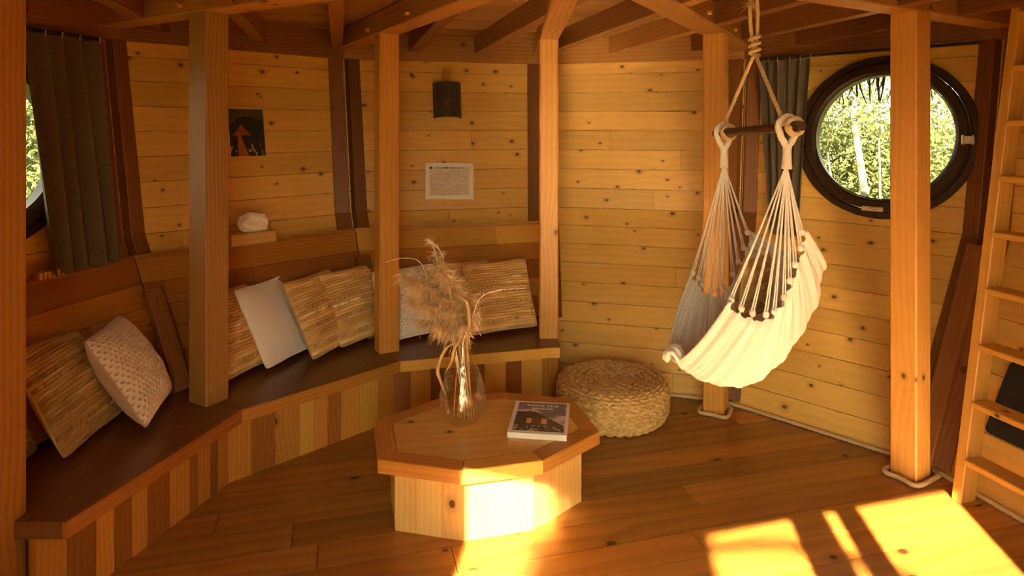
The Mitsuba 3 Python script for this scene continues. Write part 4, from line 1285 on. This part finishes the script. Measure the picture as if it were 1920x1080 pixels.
for a in (45, 165, 75, 135, 105, 15):
    for i in range(120 if a == 45 else 46):
        s_ = g.uniform(-0.82, 0.82)
        base = np.array([CX, CY, 2.03]) + rad(a) * (3.21 + g.uniform(-.03, .02)) + tan(a) * s_
        L = g.uniform(0.06, 0.27)
        dx = tan(a) * g.normal(0, 0.05) + rad(a) * g.normal(0, 0.02)
        fr_.append(tube(bez(base, base + dx * 0.3 - UP * L * 0.6, base + dx - UP * L, n=6), np.linspace(0.006, 0.002, 6) * g.uniform(0.5, 1.6), 5))
part('fringe', roof, cat(fr_), THATCH, kind='stuff', label='dark hanging thatch strands')

LEAF = mat('leaf', {'type': 'principledthin', 'base_color': proc(lambda p, n, uv: mix((0.21, 0.235, 0.115), (0.105, 0.135, 0.05), cell_rand(p.x * 9, p.y * 9, p.z * 9))), 'roughness': 0.5, 'diff_trans': 0.8, 'spec_trans': 0.0})
BARK = mat('bark', princ(lambda p, n, uv: mix((0.42, 0.38, 0.32), (0.20, 0.17, 0.13), fbm(p.x * 9, p.y * 9, p.z * 14, 3)), 0.85, 0.1))


def leaves(centres, radii, n, size, seed):
    g = np.random.default_rng(seed)
    idx = g.integers(0, len(centres), n)
    d = g.normal(size=(n, 3)); d /= np.linalg.norm(d, axis=1, keepdims=True)
    c = np.asarray(centres)[idx] + d * (np.asarray(radii)[idx] * g.uniform(0.15, 1, n) ** 0.6)[:, None]
    a = g.normal(size=(n, 3)); a /= np.linalg.norm(a, axis=1, keepdims=True)
    b = np.cross(a, g.normal(size=(n, 3))); b /= np.linalg.norm(b, axis=1, keepdims=True)
    s = (size * g.uniform(0.6, 1.3, n))[:, None]
    nn = np.cross(a, b)
    V = np.stack([c - a * s, c + b * s * 0.45 + nn * s * .1, c + a * s, c - b * s * 0.45 + nn * s * .1], 1).reshape(-1, 3)
    k = np.arange(n)[:, None] * 4
    return trimesh.Trimesh(V, np.vstack([k + [0, 1, 2], k + [0, 2, 3]]), process=False)


def tree(label, x, y, z0, ztop, rad_, n, size, seed, lean=(0, 0), trunk=0.05, low=0.25):
    g = np.random.default_rng(seed)
    t = thing('tree', label, 'tree')
    top = np.array([x + lean[0], y + lean[1], ztop - 0.15])
    tr = catmull([[x, y, z0], [x + lean[0] * 0.3 + 0.03, y + lean[1] * 0.3, z0 + (ztop - z0) * 0.35], [x + lean[0] * 0.7 - 0.03, y + lean[1] * 0.7, z0 + (ztop - z0) * 0.7], top], 8)
    part('trunk', t, tube(tr, np.linspace(trunk, trunk * 0.3, len(tr)), 10), BARK, True)
    cs, rs, br = [], [], []
    for i in range(26):
        f = g.uniform(low, 1.0)
        b0 = tr[int(f * (len(tr) - 1))]
        dd = g.normal(size=3); dd[2] = abs(dd[2]) * 0.5; dd /= np.linalg.norm(dd)
        e = b0 + dd * rad_ * g.uniform(0.4, 1.0) * (1.15 - 0.6 * f)
        e[2] = min(e[2], ztop)
        br.append(tube(bez(b0, (b0 + e) / 2 + [0, 0, 0.08], e, n=5), np.linspace(trunk * 0.28, 0.004, 5), 5))
        cs += [e, (b0 + e) / 2]; rs += [rad_ * 0.36, rad_ * 0.30]
    for b in br[:14]: part('branch', t, b, BARK, True)
    part('foliage', t, leaves(cs, rs, n, size, seed + 1), LEAF, kind='stuff', label='light green leaves')
    return t


TREES = [(3.1, 6.9, 1.72, 1.2), (3.85, 6.5, 1.78, 1.25), (4.75, 6.1, 1.9, 1.3), (3.7, 9.2, 1.95, 1.8), (5.6, 8.4, 2.3, 1.9), (6.5, 6.2, 2.5, 1.7), (1.7, 8.4, 1.9, 1.5)]
TL = ['nearest light green tree seen through the left part of the right round window', 'light green birch with a pale leaning trunk in the right round window', 'light green tree hidden behind the post in front of the right round window', 'bushy green tree further back beyond the right round window',
      'bushy green tree far to the right outside', 'green tree outside to the right of the round window', 'green tree outside behind the back wall']
for i, ((x, y, zt, r_), lb) in enumerate(zip(TREES, TL)):
    tree(lb, x, y, -3.2, zt, r_, 11000, 0.038, 400 + 7 * i, (-0.15, 0.0) if i == 1 else (0.1 * (-1) ** i, 0.1), 0.045, 0.45)
for i, (x, y, zt, r_) in enumerate([(-4.4, 5.7, 2.3, 1.5), (-5.6, 3.9, 2.4, 1.6)]):
    tree(('green tree seen as a sliver beside the left curtain', 'green tree outside beyond the left wall')[i], x, y, -3.2, zt, r_, 12000, 0.045, 500 + 7 * i, (0.1, 0), 0.05, 0.45)


# ---- tree behind the entrance whose leaves break up the sunlight on the floor
t = thing('tree', 'tree outside the entrance whose branch shades part of the doorway', 'tree')
SD = 7.5
spots = [(0.20, 2.33), (0.33, 2.30), (0.30, 2.46), (0.44, 2.42), (0.45, 2.58), (0.33, 2.62), (0.56, 2.66), (0.44, 2.75), (0.56, 2.50), (0.30, 2.78), (0.52, 2.34), (0.24, 2.2), (0.4, 2.15)]
thin = [(0.66, 2.42), (0.70, 2.62), (0.14, 2.46), (0.66, 2.28), (0.60, 2.2), (0.12, 2.3)]
cl = [np.r_[q, 0] + SUN * SD for q in spots]; cl2 = [np.r_[q, 0] + SUN * SD for q in thin]
tr = catmull([[1.4, -4.9, -3.2], [1.35, -4.9, 0.5], [1.2, -4.7, 3.0], [0.4, -4.2, 4.1], np.mean(cl, 0)], 8)
part('trunk', t, tube(tr, np.linspace(0.09, 0.012, len(tr)), 10), BARK, True)
part('foliage', t, cat([leaves(cl, [0.13] * len(cl), 3600, 0.035, 61), leaves(cl2, [0.10] * len(cl2), 420, 0.035, 62)]), LEAF, kind='stuff', label='leaves over the entrance')
# ---- small warm lamp on the beam over the right post
k = thing('beam_lamp', 'tiny warm spot lamp fixed under the beam at the top right', 'lamp')
lq = pol(1.70, 30, 2.195) - tan(30) * 0.085
scene[key('bulb', k)] = {**ply(tube([lq, lq + [0, 0, -0.03]], 0.014, 12), 'mat_white', True), 'emitter': {'type': 'area', 'radiance': {'type': 'rgb', 'value': [1.6, 0.85, 0.22]}}}
part('holder', k, tube([lq + [0, 0, 0.05], lq], 0.017, 12), BLACK, 40)

# ---- unseen dark evergreens, added to keep light off the left side
DLEAF = mat('dark_leaf', princ((0.035, 0.05, 0.02), 0.8, 0.1))
for i, (x, y, zt, r_) in enumerate([(3.0, -4.3, 5.0, 1.2), (4.1, -3.2, 5.0, 1.6), (5.2, -1.8, 4.8, 1.6), (4.2, -5.8, 6.0, 1.9)]):
    t = thing('added_evergreen', ['added light-blocking dark evergreen nearest the entrance, outside to the right behind the camera', 'broad added light-blocking dark evergreen outside, second from the entrance', 'added light-blocking dark evergreen outside furthest from the entrance, beside the right wall', 'tallest added light-blocking dark evergreen outside, behind the others'][i], 'tree')
    part('trunk', t, tube([[x, y, -3.2], [x, y, zt - 0.4]], [0.12, 0.03], 10), BARK, True)
    zs = np.linspace(-2.4, zt - 0.3, 9)
    part('foliage', t, leaves([[x, y, z] for z in zs], [r_ * (1.0 - 0.55 * (z + 2.4) / (zt + 2.4)) for z in zs], 9000, 0.11, 700 + i), DLEAF, kind='stuff', label='dark needle foliage')

# ---- slim birch in front of the other trees
t = thing('birch_tree', 'slim pale birch trunk leaning in the middle of the right round window', 'tree')
BIRCH = mat('birch', princ(lambda p, n, uv: mix((0.20, 0.19, 0.165), (0.09, 0.08, 0.06), smoothstep(0.55, 0.75, noise(p.x * 30, p.y * 30, p.z * 22))), 0.8, 0.1))
d_ = 5.7
bb = [np.array([(q - 960) * d_ / F_PX, d_, z]) for q, z in ((1640, 0.2), (1626, 0.85), (1616, 1.2), (1603, 1.6), (1597, 1.95), (1590, 2.4))]
bb = catmull([bb[0] + [0.25, 0, -3.3]] + bb, 8)
part('trunk', t, tube(bb, np.linspace(0.045, 0.020, len(bb)), 10), BIRCH, True)
for i, (p0, p1) in enumerate((((1552, 285), (1572, 400)), ((1520, 300), (1545, 380)), ((1648, 260), (1655, 330)))):
    part('branch', t, tube(bez(at(p0[0], p0[1], 5.75), at((p0[0] + p1[0]) / 2 - 4, (p0[1] + p1[1]) / 2, 5.75), at(p1[0], p1[1], 5.75), bb[6] + [0, 0.02, -0.8], n=14), np.linspace(0.006, 0.016, 14), 6), BIRCH, True)
part('foliage', t, leaves([bb[-1], bb[-6], bb[-10]], [0.45, 0.3, 0.25], 350, 0.035, 91), LEAF, kind='stuff', label='light green leaves')
